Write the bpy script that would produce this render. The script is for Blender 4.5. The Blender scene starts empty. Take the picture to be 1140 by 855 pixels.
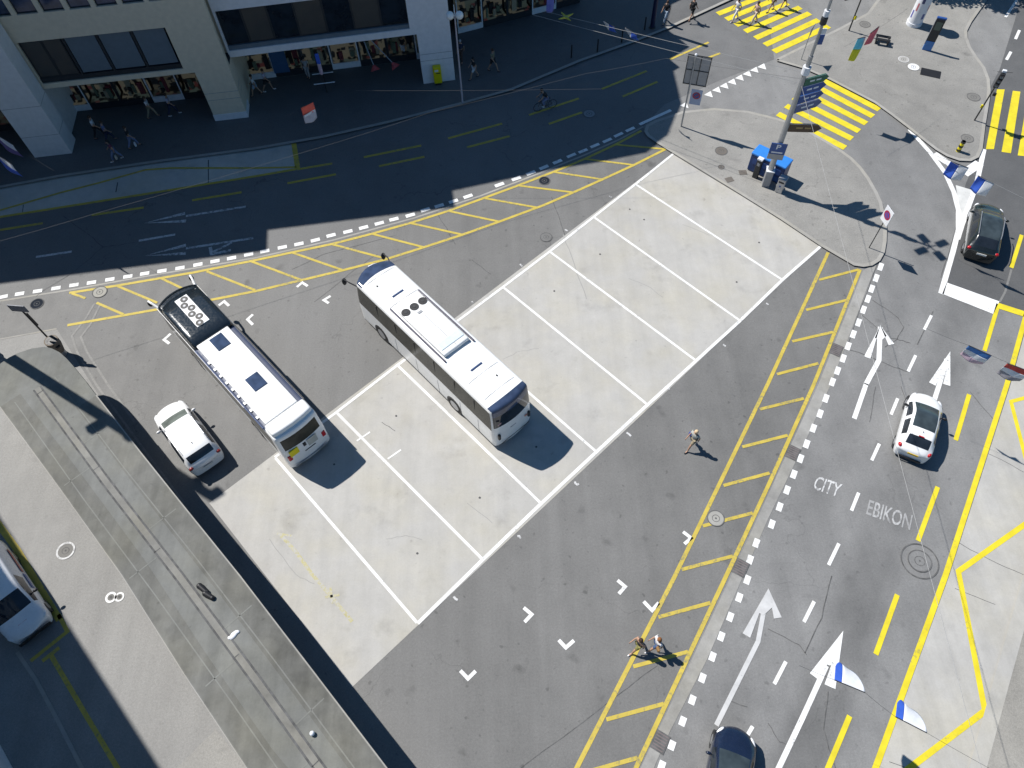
import bpy, bmesh, math, random
from mathutils import Vector, Matrix, Quaternion
from mathutils.geometry import tessellate_polygon
random.seed(7)
R_ = math.radians
sc = bpy.context.scene
COL = sc.collection
# ------------------------------------------------------------------ camera
FPX, PITCH, ROLL, CH = 820.46, R_(58.1344), R_(-2.3312), 33.8
cF = Vector((0, math.cos(PITCH), -math.sin(PITCH)))
cR0 = Vector((1, 0, 0)); cU0 = cR0.cross(cF)
cR = math.cos(ROLL) * cR0 + math.sin(ROLL) * cU0
cU = cR.cross(cF)
cam = bpy.data.cameras.new('camera'); camo = bpy.data.objects.new('camera', cam); COL.objects.link(camo)
cam.sensor_width = 36.0; cam.lens = FPX / 1140 * 36; cam.clip_end = 1000; cam.clip_start = 0.5
camo.matrix_world = Matrix(((cR.x, cU.x, -cF.x, 0), (cR.y, cU.y, -cF.y, 0), (cR.z, cU.z, -cF.z, CH), (0, 0, 0, 1)))
sc.camera = camo

def ray(px, py):
    return cR * ((px - 570) / FPX) - cU * ((py - 427.5) / FPX) + cF
def G(px, py, z=0.0):
    """survey point: where the line of sight through a photo pixel meets height z"""
    v = ray(px, py); t = (CH - z) / -v.z
    return Vector((v.x * t, v.y * t, z))
def PX(p):
    v = Vector(p) - Vector((0, 0, CH)); d = v.dot(cF)
    return (570 + FPX * v.dot(cR) / d, 427.5 - FPX * v.dot(cU) / d)
def PV(px, py, P, ang):
    """(s, z) of a pixel on the vertical plane through P with heading ang (deg)"""
    a = R_(ang); e = Vector((math.cos(a), math.sin(a), 0)); n = Vector((-math.sin(a), math.cos(a), 0))
    v = ray(px, py); o = Vector((0, 0, CH)); P = Vector((P[0], P[1], 0))
    X = o + v * ((P - o).dot(n) / v.dot(n))
    return (X - P).dot(e), X.z
def zat(foot, py):
    """height on a vertical line standing at foot at which photo row py is reached"""
    lo, hi = 0.0, 30.0
    for _ in range(50):
        m = (lo + hi) / 2
        if PX((foot[0], foot[1], m))[1] > py: lo = m
        else: hi = m
    return lo

# ------------------------------------------------------------------ objects
def link(o, parent=None):
    COL.objects.link(o)
    if parent is not None: o.parent = parent
    return o
def tag(o, label, cat, group=None):
    o['label'] = label; o['category'] = cat
    if group: o['group'] = group
    return o
def thing(name, label, cat, loc=(0, 0, 0), rz=0.0, group=None):
    o = bpy.data.objects.new(name, None); o.empty_display_size = 0.3; link(o)
    o.location = loc; o.rotation_euler = (0, 0, rz)
    return tag(o, label, cat, group)

class MB:
    """collects shapes in one bmesh, becomes one mesh object"""
    def __init__(s): s.bm = bmesh.new()
    def face(s, pts):
        try: return s.bm.faces.new([s.bm.verts.new(p) for p in pts])
        except ValueError: return None
    def poly(s, pts):
        pts = [Vector(p) for p in pts]
        for a, b, c in tessellate_polygon([pts]):
            q = [pts[a], pts[b], pts[c]]
            if (q[1] - q[0]).cross(q[2] - q[0]).z < 0: q.reverse()
            s.face(q)
        return s
    def prism(s, pts, z0, z1):
        pts = [Vector((p[0], p[1], 0)) for p in pts]
        ar = sum(pts[i].x * pts[(i + 1) % len(pts)].y - pts[(i + 1) % len(pts)].x * pts[i].y for i in range(len(pts)))
        if ar < 0: pts.reverse()
        n = len(pts)
        vb = [s.bm.verts.new((p.x, p.y, z0)) for p in pts]; vt = [s.bm.verts.new((p.x, p.y, z1)) for p in pts]
        for i in range(n): s.bm.faces.new((vb[i], vb[(i + 1) % n], vt[(i + 1) % n], vt[i]))
        for a, b, c in tessellate_polygon([pts]):
            q = [a, b, c]
            if (pts[b] - pts[a]).cross(pts[c] - pts[a]).z < 0: q.reverse()
            s.bm.faces.new([vt[i] for i in q]); s.bm.faces.new([vb[i] for i in reversed(q)])
        return s
    def box(s, c, d, rz=0.0, bev=0.0, M=None, seg=2):
        m = Matrix.Translation(c) @ Matrix.Rotation(rz, 4, 'Z') @ Matrix.Diagonal((d[0], d[1], d[2], 1))
        if M is not None: m = M @ m
        r = bmesh.ops.create_cube(s.bm, size=1, matrix=m)
        if bev > 0:
            es = {e for v in r['verts'] for e in v.link_edges}
            bmesh.ops.bevel(s.bm, geom=list(es), offset=bev, segments=seg, affect='EDGES', profile=0.5)
        return s
    def cyl(s, a, b, r0, r1=None, n=12, caps=True):
        a, b = Vector(a), Vector(b); r1 = r0 if r1 is None else r1
        d = b - a; L = d.length
        q = Vector((0, 0, 1)).rotation_difference(d.normalized())
        m = Matrix.Translation((a + b) / 2) @ q.to_matrix().to_4x4()
        bmesh.ops.create_cone(s.bm, cap_ends=caps, cap_tris=False, segments=n, radius1=r0, radius2=max(r1, 1e-4), depth=L, matrix=m)
        return s
    def tube(s, pts, r, n=6):
        for a, b in zip(pts[:-1], pts[1:]): s.cyl(a, b, r, r, n)
        return s
    def ball(s, c, r, sub=2, M=None):
        if not hasattr(r, '__len__'): r = (r, r, r)
        m = Matrix.Translation(c) @ (M or Matrix.Identity(4)) @ Matrix.Diagonal((r[0], r[1], r[2], 1))
        bmesh.ops.create_icosphere(s.bm, subdivisions=sub, radius=1, matrix=m)
        return s
    def disc(s, c, r, n=24, ry=None, M=None):
        ry = r if ry is None else ry
        p = [Vector((r * math.cos(2 * math.pi * i / n), ry * math.sin(2 * math.pi * i / n), 0)) for i in range(n)]
        if M is not None: p = [M @ q for q in p]
        s.face([Vector(c) + q for q in p]); return s
    def ring(s, c, r0, r1, n=28):
        c = Vector(c)
        for i in range(n):
            a, b = 2 * math.pi * i / n, 2 * math.pi * (i + 1) / n
            s.face([c + Vector((r0 * math.cos(a), r0 * math.sin(a), 0)), c + Vector((r1 * math.cos(a), r1 * math.sin(a), 0)),
                    c + Vector((r1 * math.cos(b), r1 * math.sin(b), 0)), c + Vector((r0 * math.cos(b), r0 * math.sin(b), 0))])
        return s
    def strip(s, pts, w, z=None):
        """flat band of width w along a polyline (mitred)"""
        pts = [Vector(p) for p in pts]
        if z is not None: pts = [Vector((p.x, p.y, z)) for p in pts]
        L, Rr = [], []
        for i, p in enumerate(pts):
            a = (p - pts[i - 1]).normalized() if i > 0 else None
            b = (pts[i + 1] - p).normalized() if i < len(pts) - 1 else None
            t = (a + b).normalized() if a and b else (a or b)
            n = Vector((-t.y, t.x, 0))
            k = 1.0
            if a and b: k = min(1 / max(0.35, n.dot(Vector((-a.y, a.x, 0)))), 2.2)
            L.append(p + n * w / 2 * k); Rr.append(p - n * w / 2 * k)
        for i in range(len(pts) - 1): s.face([Rr[i], Rr[i + 1], L[i + 1], L[i]])
        return s
    def build(s, name, mat, parent=None, smooth=False, weld=False):
        if weld: bmesh.ops.remove_doubles(s.bm, verts=s.bm.verts, dist=1e-4)
        me = bpy.data.meshes.new(name); s.bm.normal_update(); s.bm.to_mesh(me); s.bm.free()
        o = bpy.data.objects.new(name, me); link(o, parent)
        if isinstance(mat, (list, tuple)):
            for m in mat: me.materials.append(m)
        elif mat: me.materials.append(mat)
        if smooth: smooth_by_angle(me)
        return o
def smooth_by_angle(me, ang=40):
    me.polygons.foreach_set('use_smooth', [True] * len(me.polygons))
    try: me.set_sharp_from_angle(angle=R_(ang))
    except Exception: pass
def structure(o):
    o['kind'] = 'structure'; return o
def text_mesh(txt, name='lettering', bold=0.0):
    """letter outlines as flat geometry in a unit frame: x 0..1 along the word, y 0..1 cap height"""
    cu = bpy.data.curves.new(name, 'FONT'); cu.body = txt; cu.offset = bold; cu.resolution_u = 3
    o = bpy.data.objects.new(name, cu); COL.objects.link(o)
    dg = bpy.context.evaluated_depsgraph_get()
    me = bpy.data.meshes.new_from_object(o.evaluated_get(dg))
    bpy.data.objects.remove(o); bpy.data.curves.remove(cu)
    xs = [v.co.x for v in me.vertices]; ys = [v.co.y for v in me.vertices]
    x0, x1, y0, y1 = min(xs), max(xs), min(ys), max(ys)
    tris = [[((me.vertices[i].co.x - x0) / (x1 - x0), (me.vertices[i].co.y - y0) / (y1 - y0)) for i in p.vertices] for p in me.polygons]
    bpy.data.meshes.remove(me)
    return tris
def put_text(mb, txt, fn, bold=0.0):
    for f in text_mesh(txt, bold=bold): mb.face([fn(u, v) for u, v in f])

# ------------------------------------------------------------------ materials
class NT:
    def __init__(s, name):
        s.m = bpy.data.materials.new(name); s.m.use_nodes = True
        s.t = s.m.node_tree; s.n = s.t.nodes; s.l = s.t.links
        s.b = s.n['Principled BSDF']; s.pos = None
    def P(s):
        if s.pos is None: s.pos = s.n.new('ShaderNodeNewGeometry').outputs['Position']
        return s.pos
    def OP(s):
        return s.n.new('ShaderNodeTexCoord').outputs['Object']
    def mapping(s, vec, scale=(1, 1, 1), rot=0.0, loc=(0, 0, 0)):
        n = s.n.new('ShaderNodeMapping'); n.inputs['Scale'].default_value = scale; n.inputs['Rotation'].default_value = (0, 0, rot)
        n.inputs['Location'].default_value = loc
        s.l.new(vec, n.inputs['Vector']); return n.outputs[0]
    def noise(s, scale, detail=3, rough=0.55, vec=None, dist=0.0):
        n = s.n.new('ShaderNodeTexNoise'); n.inputs['Scale'].default_value = scale; n.inputs['Detail'].default_value = detail
        n.inputs['Roughness'].default_value = rough; n.inputs['Distortion'].default_value = dist
        s.l.new(vec if vec is not None else s.P(), n.inputs['Vector']); return n.outputs['Fac']
    def ramp(s, fac, a, b, lo=0.0, hi=1.0):
        n = s.n.new('ShaderNodeMapRange'); n.inputs['From Min'].default_value = a; n.inputs['From Max'].default_value = b
        n.inputs['To Min'].default_value = lo; n.inputs['To Max'].default_value = hi
        s.l.new(fac, n.inputs['Value']); return n.outputs[0]
    def math(s, op, a, b=None):
        n = s.n.new('ShaderNodeMath'); n.operation = op
        for i, v in enumerate((a, b)):
            if v is None: continue
            if isinstance(v, (int, float)): n.inputs[i].default_value = v
            else: s.l.new(v, n.inputs[i])
        return n.outputs[0]
    def mix(s, fac, a, b, mode='MIX'):
        n = s.n.new('ShaderNodeMix'); n.data_type = 'RGBA'; n.blend_type = mode
        for k, v in ((0, fac), (6, a), (7, b)):
            if isinstance(v, (int, float)): n.inputs[k].default_value = v
            elif isinstance(v, tuple): n.inputs[k].default_value = (*v[:3], 1)
            else: s.l.new(v, n.inputs[k])
        return n.outputs[2]
    def bump(s, h, strength=0.3, dist=0.02):
        n = s.n.new('ShaderNodeBump'); n.inputs['Strength'].default_value = strength; n.inputs['Distance'].default_value = dist
        s.l.new(h, n.inputs['Height']); s.l.new(n.outputs[0], s.b.inputs['Normal'])
    def color(s, c):
        if isinstance(c, tuple): s.b.inputs['Base Color'].default_value = (*c[:3], 1)
        else: s.l.new(c, s.b.inputs['Base Color'])
    def set(s, **k):
        for a, v in k.items():
            i = s.b.inputs[a.replace('_', ' ')]
            if isinstance(v, (int, float, tuple)): i.default_value = v
            else: s.l.new(v, i)
        return s

def plain(name, c, rough=0.5, metal=0.0, coat=0.0, var=0.06, spec=0.5):
    """one coloured material with a little unevenness"""
    t = NT(name); v = t.OP()
    n = t.noise(3.0, 4, vec=v); f = t.ramp(n, 0.3, 0.7, 1 - var, 1 + var)
    mx = t.n.new('ShaderNodeMix'); mx.data_type = 'RGBA'; mx.blend_type = 'MULTIPLY'; mx.inputs[0].default_value = 1
    mx.inputs[6].default_value = (*c, 1); t.l.new(f, mx.inputs[7])
    t.color(mx.outputs[2]); t.set(Roughness=t.ramp(t.noise(9, 3, vec=v), 0.3, 0.7, max(0.02, rough - 0.06), min(1, rough + 0.08)), Metallic=metal, Coat_Weight=coat)
    t.b.inputs['Coat Roughness'].default_value = 0.05; t.b.inputs['Specular IOR Level'].default_value = spec
    return t.m
def asphalt(name, base, warm=0.0, streak=None, crack=0.5, spots=0.5, wear=()):
    t = NT(name); P = t.P()
    c0 = tuple(base * k for k in (1.0 + warm, 1.0 + warm * 0.35, 1.0 - warm))
    big = t.noise(0.09, 4, 0.6); mid = t.noise(0.7, 5, 0.65); fine = t.noise(11, 4, 0.7); grain = t.noise(34, 2, 0.6)
    f = t.math('MULTIPLY', t.ramp(big, 0.3, 0.7, 0.86, 1.12), t.ramp(mid, 0.3, 0.7, 0.90, 1.09))
    f = t.math('MULTIPLY', f, t.ramp(fine, 0.25, 0.75, 0.84, 1.15)); f = t.math('MULTIPLY', f, t.ramp(grain, 0.25, 0.75, 0.84, 1.15))
    if streak is not None:
        v = t.mapping(P, (1.0, 0.06, 1), rot=-streak)
        f = t.math('MULTIPLY', f, t.ramp(t.noise(0.75, 3, 0.6, vec=v), 0.33, 0.68, 0.89, 1.06))
    for ang, (wx, wy), half, depth in wear:      # wheel-polished band along a lane
        d = t.n.new('ShaderNodeVectorMath'); d.operation = 'DOT_PRODUCT'; t.l.new(P, d.inputs[0]); d.inputs[1].default_value = (-math.sin(ang), math.cos(ang), 0)
        k = t.math('ABSOLUTE', t.math('SUBTRACT', d.outputs['Value'], -math.sin(ang) * wx + math.cos(ang) * wy))
        k = t.ramp(k, half * .35, half, 1, 0); k = t.math('MULTIPLY', k, t.ramp(t.noise(0.22, 3, vec=t.mapping(P, loc=(3, 17, 0))), .35, .62, .25, 1))
        f = t.math('MULTIPLY', f, t.ramp(k, 0, 1, 1.0, 1 - depth))
    # blotches of oil and tar
    sp = t.noise(0.9, 2, 0.5, vec=t.mapping(P, (1, 1, 1), loc=(13, 5, 0))); f = t.math('MULTIPLY', f, t.ramp(sp, 0.66, 0.78, 1.0, 1 - 0.42 * spots))
    sp2 = t.noise(3.1, 1, 0.5, vec=t.mapping(P, (1, 1, 1), loc=(3, 25, 0))); f = t.math('MULTIPLY', f, t.ramp(sp2, 0.69, 0.77, 1.0, 1 - 0.40 * spots))
    # hair cracks
    vo = t.n.new('ShaderNodeTexVoronoi'); vo.feature = 'DISTANCE_TO_EDGE'; vo.inputs['Scale'].default_value = 0.16
    wob = t.n.new('ShaderNodeVectorMath'); wob.operation = 'ADD'
    nz = t.n.new('ShaderNodeTexNoise'); nz.inputs['Scale'].default_value = 0.8; nz.inputs['Detail'].default_value = 4; t.l.new(P, nz.inputs['Vector'])
    sc_ = t.n.new('ShaderNodeVectorMath'); sc_.operation = 'SCALE'; sc_.inputs['Scale'].default_value = 2.2; t.l.new(nz.outputs['Color'], sc_.inputs[0])
    t.l.new(P, wob.inputs[0]); t.l.new(sc_.outputs[0], wob.inputs[1]); t.l.new(wob.outputs[0], vo.inputs['Vector'])
    ck = t.ramp(vo.outputs['Distance'], 0.0015, 0.006, 1.0, 0.0)
    ck = t.math('MULTIPLY', ck, t.ramp(t.noise(0.16, 2, vec=t.mapping(P, loc=(40, 9, 0))), 0.50, 0.60, 0, crack))
    f = t.math('MULTIPLY', f, t.ramp(ck, 0, 1, 1.0, 0.66))
    t.color(t.mix(1.0, c0, f, 'MULTIPLY')); t.set(Roughness=t.ramp(mid, 0.3, 0.7, 0.62, 0.78))
    t.b.inputs['Specular IOR Level'].default_value = 0.5
    t.bump(t.math('ADD', fine, grain), 0.35, 0.012); return t.m
def concrete(name, c, patch=0.12, stain=0.5, streak=None):
    t = NT(name); P = t.P()
    big = t.noise(0.22, 5, 0.65); mid = t.noise(1.3, 6, 0.7); fine = t.noise(14, 4, 0.7)
    f = t.math('MULTIPLY', t.ramp(big, 0.3, 0.7, 1 - patch, 1 + patch * 0.7), t.ramp(mid, 0.28, 0.72, 1 - patch * 0.9, 1 + patch * 0.7))
    f = t.math('MULTIPLY', f, t.ramp(fine, 0.25, 0.75, 0.94, 1.05))
    st = t.noise(0.55, 4, 0.6, vec=t.mapping(P, (1, 1, 1), loc=(7, 31, 0))); f = t.math('MULTIPLY', f, t.ramp(st, 0.58, 0.76, 1.0, 1 - 0.28 * stain))
    sp = t.noise(2.7, 2, 0.5, vec=t.mapping(P, loc=(2, 3, 0))); f = t.math('MULTIPLY', f, t.ramp(sp, 0.70, 0.80, 1.0, 1 - 0.3 * stain))
    if streak is not None:
        v = t.mapping(P, (1, 0.07, 1), rot=-streak); f = t.math('MULTIPLY', f, t.ramp(t.noise(1.4, 4, 0.6, vec=v), 0.32, 0.7, 1 - patch, 1 + patch * .5))
    warm = t.mix(t.ramp(t.noise(0.35, 3, vec=t.mapping(P, loc=(9, 1, 0))), 0.42, 0.68), c, (c[0] * 1.02, c[1], c[2] * 0.93))
    t.color(t.mix(1.0, warm, f, 'MULTIPLY')); t.set(Roughness=0.85); t.b.inputs['Specular IOR Level'].default_value = 0.3
    t.bump(fine, 0.2, 0.008); return t.m
def paint(name, c, under, wear=0.5):
    t = NT(name); n1 = t.noise(5.5, 5, 0.75); n2 = t.noise(0.5, 2)
    w = t.ramp(t.math('ADD', n1, t.math('MULTIPLY', n2, 0.35)), 0.50 + 0.42 * (1 - wear), 0.66 + 0.42 * (1 - wear), 0, 1)
    dirt = t.ramp(t.noise(1.7, 4), 0.3, 0.7, 0.82, 1.04)
    t.color(t.mix(w, t.mix(1.0, c, dirt, 'MULTIPLY'), under)); t.set(Roughness=0.7); return t.m
def glass_dark(name, c=(0.012, 0.016, 0.022), rough=0.04, spec=0.6):
    t = NT(name); n = t.noise(1.6, 2, vec=t.OP())
    t.color(t.mix(t.ramp(n, 0.35, 0.65), c, tuple(k * 1.7 for k in c))); t.set(Roughness=rough, Coat_Weight=0.0)
    t.b.inputs['Specular IOR Level'].default_value = spec; return t.m
def stripes_flag(name, a, b, axis=0, at=0.0):
    t = NT(name); s = t.n.new('ShaderNodeSeparateXYZ'); t.l.new(t.OP(), s.inputs[0])
    k = t.ramp(s.outputs[axis], at - 0.004, at + 0.004)
    t.color(t.mix(k, a, b)); t.set(Roughness=0.8)
    return t.m

ANG_R = math.atan2(*(G(1000, 660) - G(930, 855))[:2][::-1]) if False else math.atan2((G(1116, 428) - G(1052, 641)).y, (G(1116, 428) - G(1052, 641)).x)
ANG_B = R_(130.3)
M = {}
M['road'] = asphalt('road_asphalt', 0.206, 0.01, streak=ANG_R - math.pi / 2, crack=0.45, spots=0.6, wear=[(ANG_R, G(972, 610)[:2], 1.1, .30), (ANG_R, G(996, 622)[:2], .6, .18), (ANG_R, G(890, 610)[:2], 1.0, .10)])
M['lot'] = asphalt('parking_asphalt', 0.155, 0.02, streak=ANG_B - math.pi / 2, crack=0.6, spots=0.8)
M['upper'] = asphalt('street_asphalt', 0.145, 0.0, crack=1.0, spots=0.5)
M['fresh'] = asphalt('fresh_asphalt', 0.100, -0.01, crack=0.1, spots=0.3)
M['walk'] = asphalt('sidewalk_asphalt', 0.238, 0.05, crack=0.6, spots=0.6)
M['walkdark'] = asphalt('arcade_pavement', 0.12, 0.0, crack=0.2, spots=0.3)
M['yard'] = asphalt('yard_pavement', 0.222, 0.03, streak=R_(-47) - math.pi / 2, crack=0.15, spots=0.25)
M['footway'] = asphalt('footway_asphalt', 0.265, 0.075, streak=ANG_R - math.pi / 2, crack=0.2, spots=0.4)
M['patch'] = asphalt('asphalt_patch', 0.152, 0.02, crack=0.0, spots=0.3)
M['pad'] = concrete('pad_concrete', (0.424, 0.413, 0.392), 0.07, 0.75, streak=R_(-48) - math.pi / 2)
M['bay'] = concrete('bay_concrete', (0.47, 0.46, 0.43), 0.12, 0.6)
M['stopconc'] = concrete('bus_stop_concrete', (0.42, 0.41, 0.388), 0.10, 0.5, streak=ANG_R - math.pi / 2)
M['kerb'] = concrete('kerb_stone', (0.33, 0.32, 0.30), 0.12, 0.5)
M['setts'] = concrete('gutter_setts', (0.30, 0.294, 0.28), 0.22, 0.9)
M['canopy'] = concrete('canopy_concrete', (0.184, 0.188, 0.180), 0.17, 1.0, streak=R_(-47) - math.pi / 2)
M['white'] = paint('white_road_paint', (0.78, 0.78, 0.77), (0.17, 0.17, 0.17), 0.36)
M['worn'] = paint('worn_white_paint', (0.60, 0.60, 0.60), (0.16, 0.16, 0.165), 0.62)
M['ghost'] = paint('scraped_paint', (0.235, 0.23, 0.22), (0.17, 0.168, 0.162), 0.75)
M['fading'] = paint('fading_paint', (0.33, 0.33, 0.33), (0.2, 0.2, 0.2), 0.60)
M['greyed'] = paint('greyed_paint', (0.55, 0.55, 0.55), (0.2, 0.2, 0.2), 0.30)
M['joint'] = plain('joint_line', (.30, .295, .28), .9)
M['halfworn'] = paint('halfworn_paint', (0.44, 0.44, 0.44), (0.18, 0.18, 0.18), 0.72)
M['yellow'] = paint('yellow_road_paint', (0.53, 0.41, 0.065), (0.24, 0.215, 0.11), 0.52)
M['yellow2'] = paint('bright_yellow_paint', (0.70, 0.58, 0.02), (0.33, 0.29, 0.08), 0.36)
M['yellowghost'] = paint('faded_yellow_paint', (0.44, 0.40, 0.20), (0.41, 0.40, 0.375), 0.72)
M['tar'] = plain('tar_seam', (0.115, 0.115, 0.115), 0.9, var=.35, spec=.1)
M['steel'] = plain('galvanised_steel', (0.36, 0.37, 0.38), 0.45, 0.6)
M['darksteel'] = plain('dark_steel', (0.045, 0.047, 0.05), 0.5, 0.4)
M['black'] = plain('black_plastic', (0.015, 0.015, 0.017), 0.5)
M['rubber'] = plain('tyre_rubber', (0.02, 0.02, 0.02), 0.85)
M['rim'] = plain('wheel_rim', (0.45, 0.46, 0.48), 0.35, 0.8)
M['carwhite'] = plain('white_car_paint', (0.80, 0.80, 0.80), 0.28, 0.0, 0.6, 0.03)
M['buswhite'] = plain('white_bus_paint', (0.80, 0.80, 0.79), 0.35, 0.0, 0.3, 0.04)
M['carblack'] = plain('black_car_paint', (0.010, 0.013, 0.013), 0.25, 0.0, 1.0, 0.1)
M['carblue'] = plain('dark_blue_car_paint', (0.008, 0.014, 0.035), 0.25, 0.0, 1.0, 0.1)
M['vanwhite'] = plain('van_paint', (0.72, 0.73, 0.75), 0.3, 0.0, 0.5, 0.04)
M['silver'] = plain('silver_paint', (0.5, 0.51, 0.53), 0.3, 0.7)
M['glass'] = glass_dark('tinted_glass')
M['screen'] = glass_dark('windscreen_glass', (0.10, 0.115, 0.105), 0.06)
M['screen2'] = glass_dark('dark_windscreen_glass', (0.03, 0.04, 0.045), 0.05)
M['busglass'] = glass_dark('coach_window_glass', (0.030, 0.029, 0.023), 0.22, 0.15)
M['bluewin'] = glass_dark('blue_tinted_glass', (0.030, 0.045, 0.085), 0.08)
M['red'] = plain('red_lens', (0.45, 0.012, 0.02), 0.25)
M['lamp'] = plain('clear_lens', (0.75, 0.76, 0.78), 0.15)
M['plate'] = plain('number_plate', (0.62, 0.62, 0.60), 0.5)
M['plate_y'] = plain('yellow_sticker', (0.65, 0.42, 0.01), 0.5)
M['signwhite'] = plain('sign_white', (0.72, 0.73, 0.76), 0.5)
M['signblue'] = plain('sign_blue', (0.02, 0.075, 0.27), 0.45)
M['signred'] = plain('sign_red', (0.33, 0.01, 0.05), 0.45)
M['signgreen'] = plain('sign_green', (0.02, 0.13, 0.075), 0.45)
M['signbrown'] = plain('sign_brown', (0.085, 0.05, 0.03), 0.5)
M['signback'] = plain('sign_back_grey', (0.30, 0.31, 0.33), 0.5, 0.3)
M['cblue'] = plain('container_blue', (0.035, 0.21, 0.62), 0.4)
M['cdark'] = plain('container_dark_blue', (0.012, 0.045, 0.16), 0.4)
M['postyellow'] = plain('postbox_yellow', (0.72, 0.60, 0.0), 0.45)
M['beige'] = plain('beige_render', (0.68, 0.59, 0.46), 0.85)
M['paleblue'] = plain('white_render', (0.76, 0.74, 0.76), 0.8)
M['palegrey'] = plain('pale_stone', (0.66, 0.66, 0.67), 0.8)
M['plinth'] = plain('plinth_stone', (0.72, 0.72, 0.75), 0.7)
M['frame'] = plain('window_frame_dark', (0.02, 0.024, 0.03), 0.5)
M['blind'] = plain('grey_blind', (0.13, 0.165, 0.20), 0.7)
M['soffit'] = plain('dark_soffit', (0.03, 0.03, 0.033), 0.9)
M['globe'] = plain('opal_globe', (0.82, 0.82, 0.80), 0.3)
M['roofgrey'] = plain('flat_roof_gravel', (0.28, 0.27, 0.25), 0.95, var=0.2)
M['bark'] = plain('tree_bark', (0.07, 0.055, 0.04), 0.9)
M['leaf'] = plain('tree_leaf', (0.05, 0.085, 0.025), 0.6, var=0.3)
def shopmat(name, seed, e=0.058):
    """lit shop display: tan backdrop, goods in blocks"""
    t = NT(name); v = t.mapping(t.OP(), (1, 1, 1), loc=(seed * 3.1, seed * 1.7, seed))
    vo = t.n.new('ShaderNodeTexVoronoi'); vo.distance = 'CHEBYCHEV'; vo.inputs['Randomness'].default_value = .55; vo.inputs['Scale'].default_value = 0.9; t.l.new(v, vo.inputs['Vector'])
    vo2 = t.n.new('ShaderNodeTexVoronoi'); vo2.distance = 'CHEBYCHEV'; vo2.inputs['Randomness'].default_value = .7; vo2.inputs['Scale'].default_value = 3.2; t.l.new(v, vo2.inputs['Vector'])
    s = t.n.new('ShaderNodeSeparateColor'); t.l.new(vo.outputs['Color'], s.inputs[0])
    s2 = t.n.new('ShaderNodeSeparateColor'); t.l.new(vo2.outputs['Color'], s2.inputs[0])
    a = t.mix(t.ramp(s.outputs[0], 0.55, 0.6), (0.50, 0.48, 0.36), (0.24, 0.33, 0.29))
    a = t.mix(t.ramp(s2.outputs[1], 0.90, 0.92), a, (0.30, 0.10, 0.10))
    a = t.mix(t.ramp(s2.outputs[2], 0.62, 0.64), a, (0.015, 0.014, 0.012))
    t.color((0.05, 0.05, 0.05)); t.set(Roughness=0.4)
    t.l.new(a, t.b.inputs['Emission Color']); t.b.inputs['Emission Strength'].default_value = e
    return t.m
M['shop1'] = shopmat('lit_shop_display', 1.0); M['shop2'] = shopmat('lit_shop_display_cool', 4.3, 0.06); M['shop3'] = shopmat('dim_shop_display', 8.1, 0.03)
M['room'] = shopmat('dim_office_interior', 2.2, 0.003)
def cloth(name, c): 
    k = 'cl_' + name
    if k not in M: M[k] = plain(name + '_cloth', c, 0.85, var=0.1)
    return M[k]
M['skin'] = plain('skin', (0.42, 0.25, 0.17), 0.6)
M['wirelight'] = plain('pale_wire', (0.30, 0.30, 0.30), 0.6, 0.3)
# ================================================================== ground
def g(l, z=0.0): return [G(x, y, z) for x, y in l]
def sheet(name, px, z, mat): return structure(MB().poly(g(px, z)).build(name, mat))
structure(MB().poly([(-300, -250, 0), (300, -250, 0), (300, 350, 0), (-300, 350, 0)]).build('ground', M['road']))
# upper street (older, darker asphalt) from the arcade kerb to the dashed line
DASH_L = [(-28, 336.5), (-8, 333.5)] + [(x / 4, 214 + y / 4) for x, y in ((15, 465), (88, 452), (168, 440), (250, 427), (330, 413), (408, 402), (490, 388), (570, 375), (645, 362), (722, 350), (802, 337), (882, 322), (958, 307), (1032, 293), (1108, 277))] \
    + [(285 + x / 4, 214 + y / 4) for x, y in ((40, 262), (118, 245), (192, 230), (265, 213), (335, 192), (410, 175), (480, 157), (550, 138), (615, 120), (688, 102), (755, 78), (817, 60), (880, 40), (945, 18))] \
    + [(570 + x / 4, y / 4) for x, y in ((-55, 822), (20, 795), (85, 770), (143, 745), (203, 720), (265, 692), (317, 672), (370, 648), (425, 625), (475, 600), (527, 576))]
GUT_L = [(-30, 341), (0, 335), (82, 322), (160, 308), (285, 287), (372, 267), (460, 243), (535, 218), (600, 193), (652, 172), (690, 155), (716, 141)]
KERB_A = [(-40, 216), (0, 208), (71, 195), (171, 180), (285, 165), (360, 152), (435, 135), (515, 114.5), (570, 99), (645, 67.5), (705, 46), (745, 30), (810, 0), (850, -18)]
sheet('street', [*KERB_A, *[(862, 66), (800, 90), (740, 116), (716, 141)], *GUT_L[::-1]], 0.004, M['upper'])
LOT = [(-30, 341), *GUT_L[1:], (722, 152), (735, 160), (751, 170), (825, 214), (915, 273), (951, 294), (959, 300), (908.5, 428), (858, 540), (812, 641), (711, 855), (690, 900), (440, 900), (300, 760), (150, 560), (95, 440), (70, 392), (0, 378), (-30, 384)]
sheet('parking_lot', LOT, 0.004, M['lot'])
sheet('pavement', [(-90, 396), (0, 378), (63, 366), (105, 432), (160, 520), (240, 625), (320, 720), (400, 815), (470, 905), (180, 920), (-150, 920), (-150, 500)], 0.008, M['yard'])
sheet('pavement_patch', [(240, 812), (285, 866), (225, 905), (168, 905), (195, 857)], 0.012, M['walk'])
PAD = [(751, 170), (915, 273), (392, 765), (233, 560)]
sheet('concrete_pad', PAD, 0.010, M['pad'])
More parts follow.
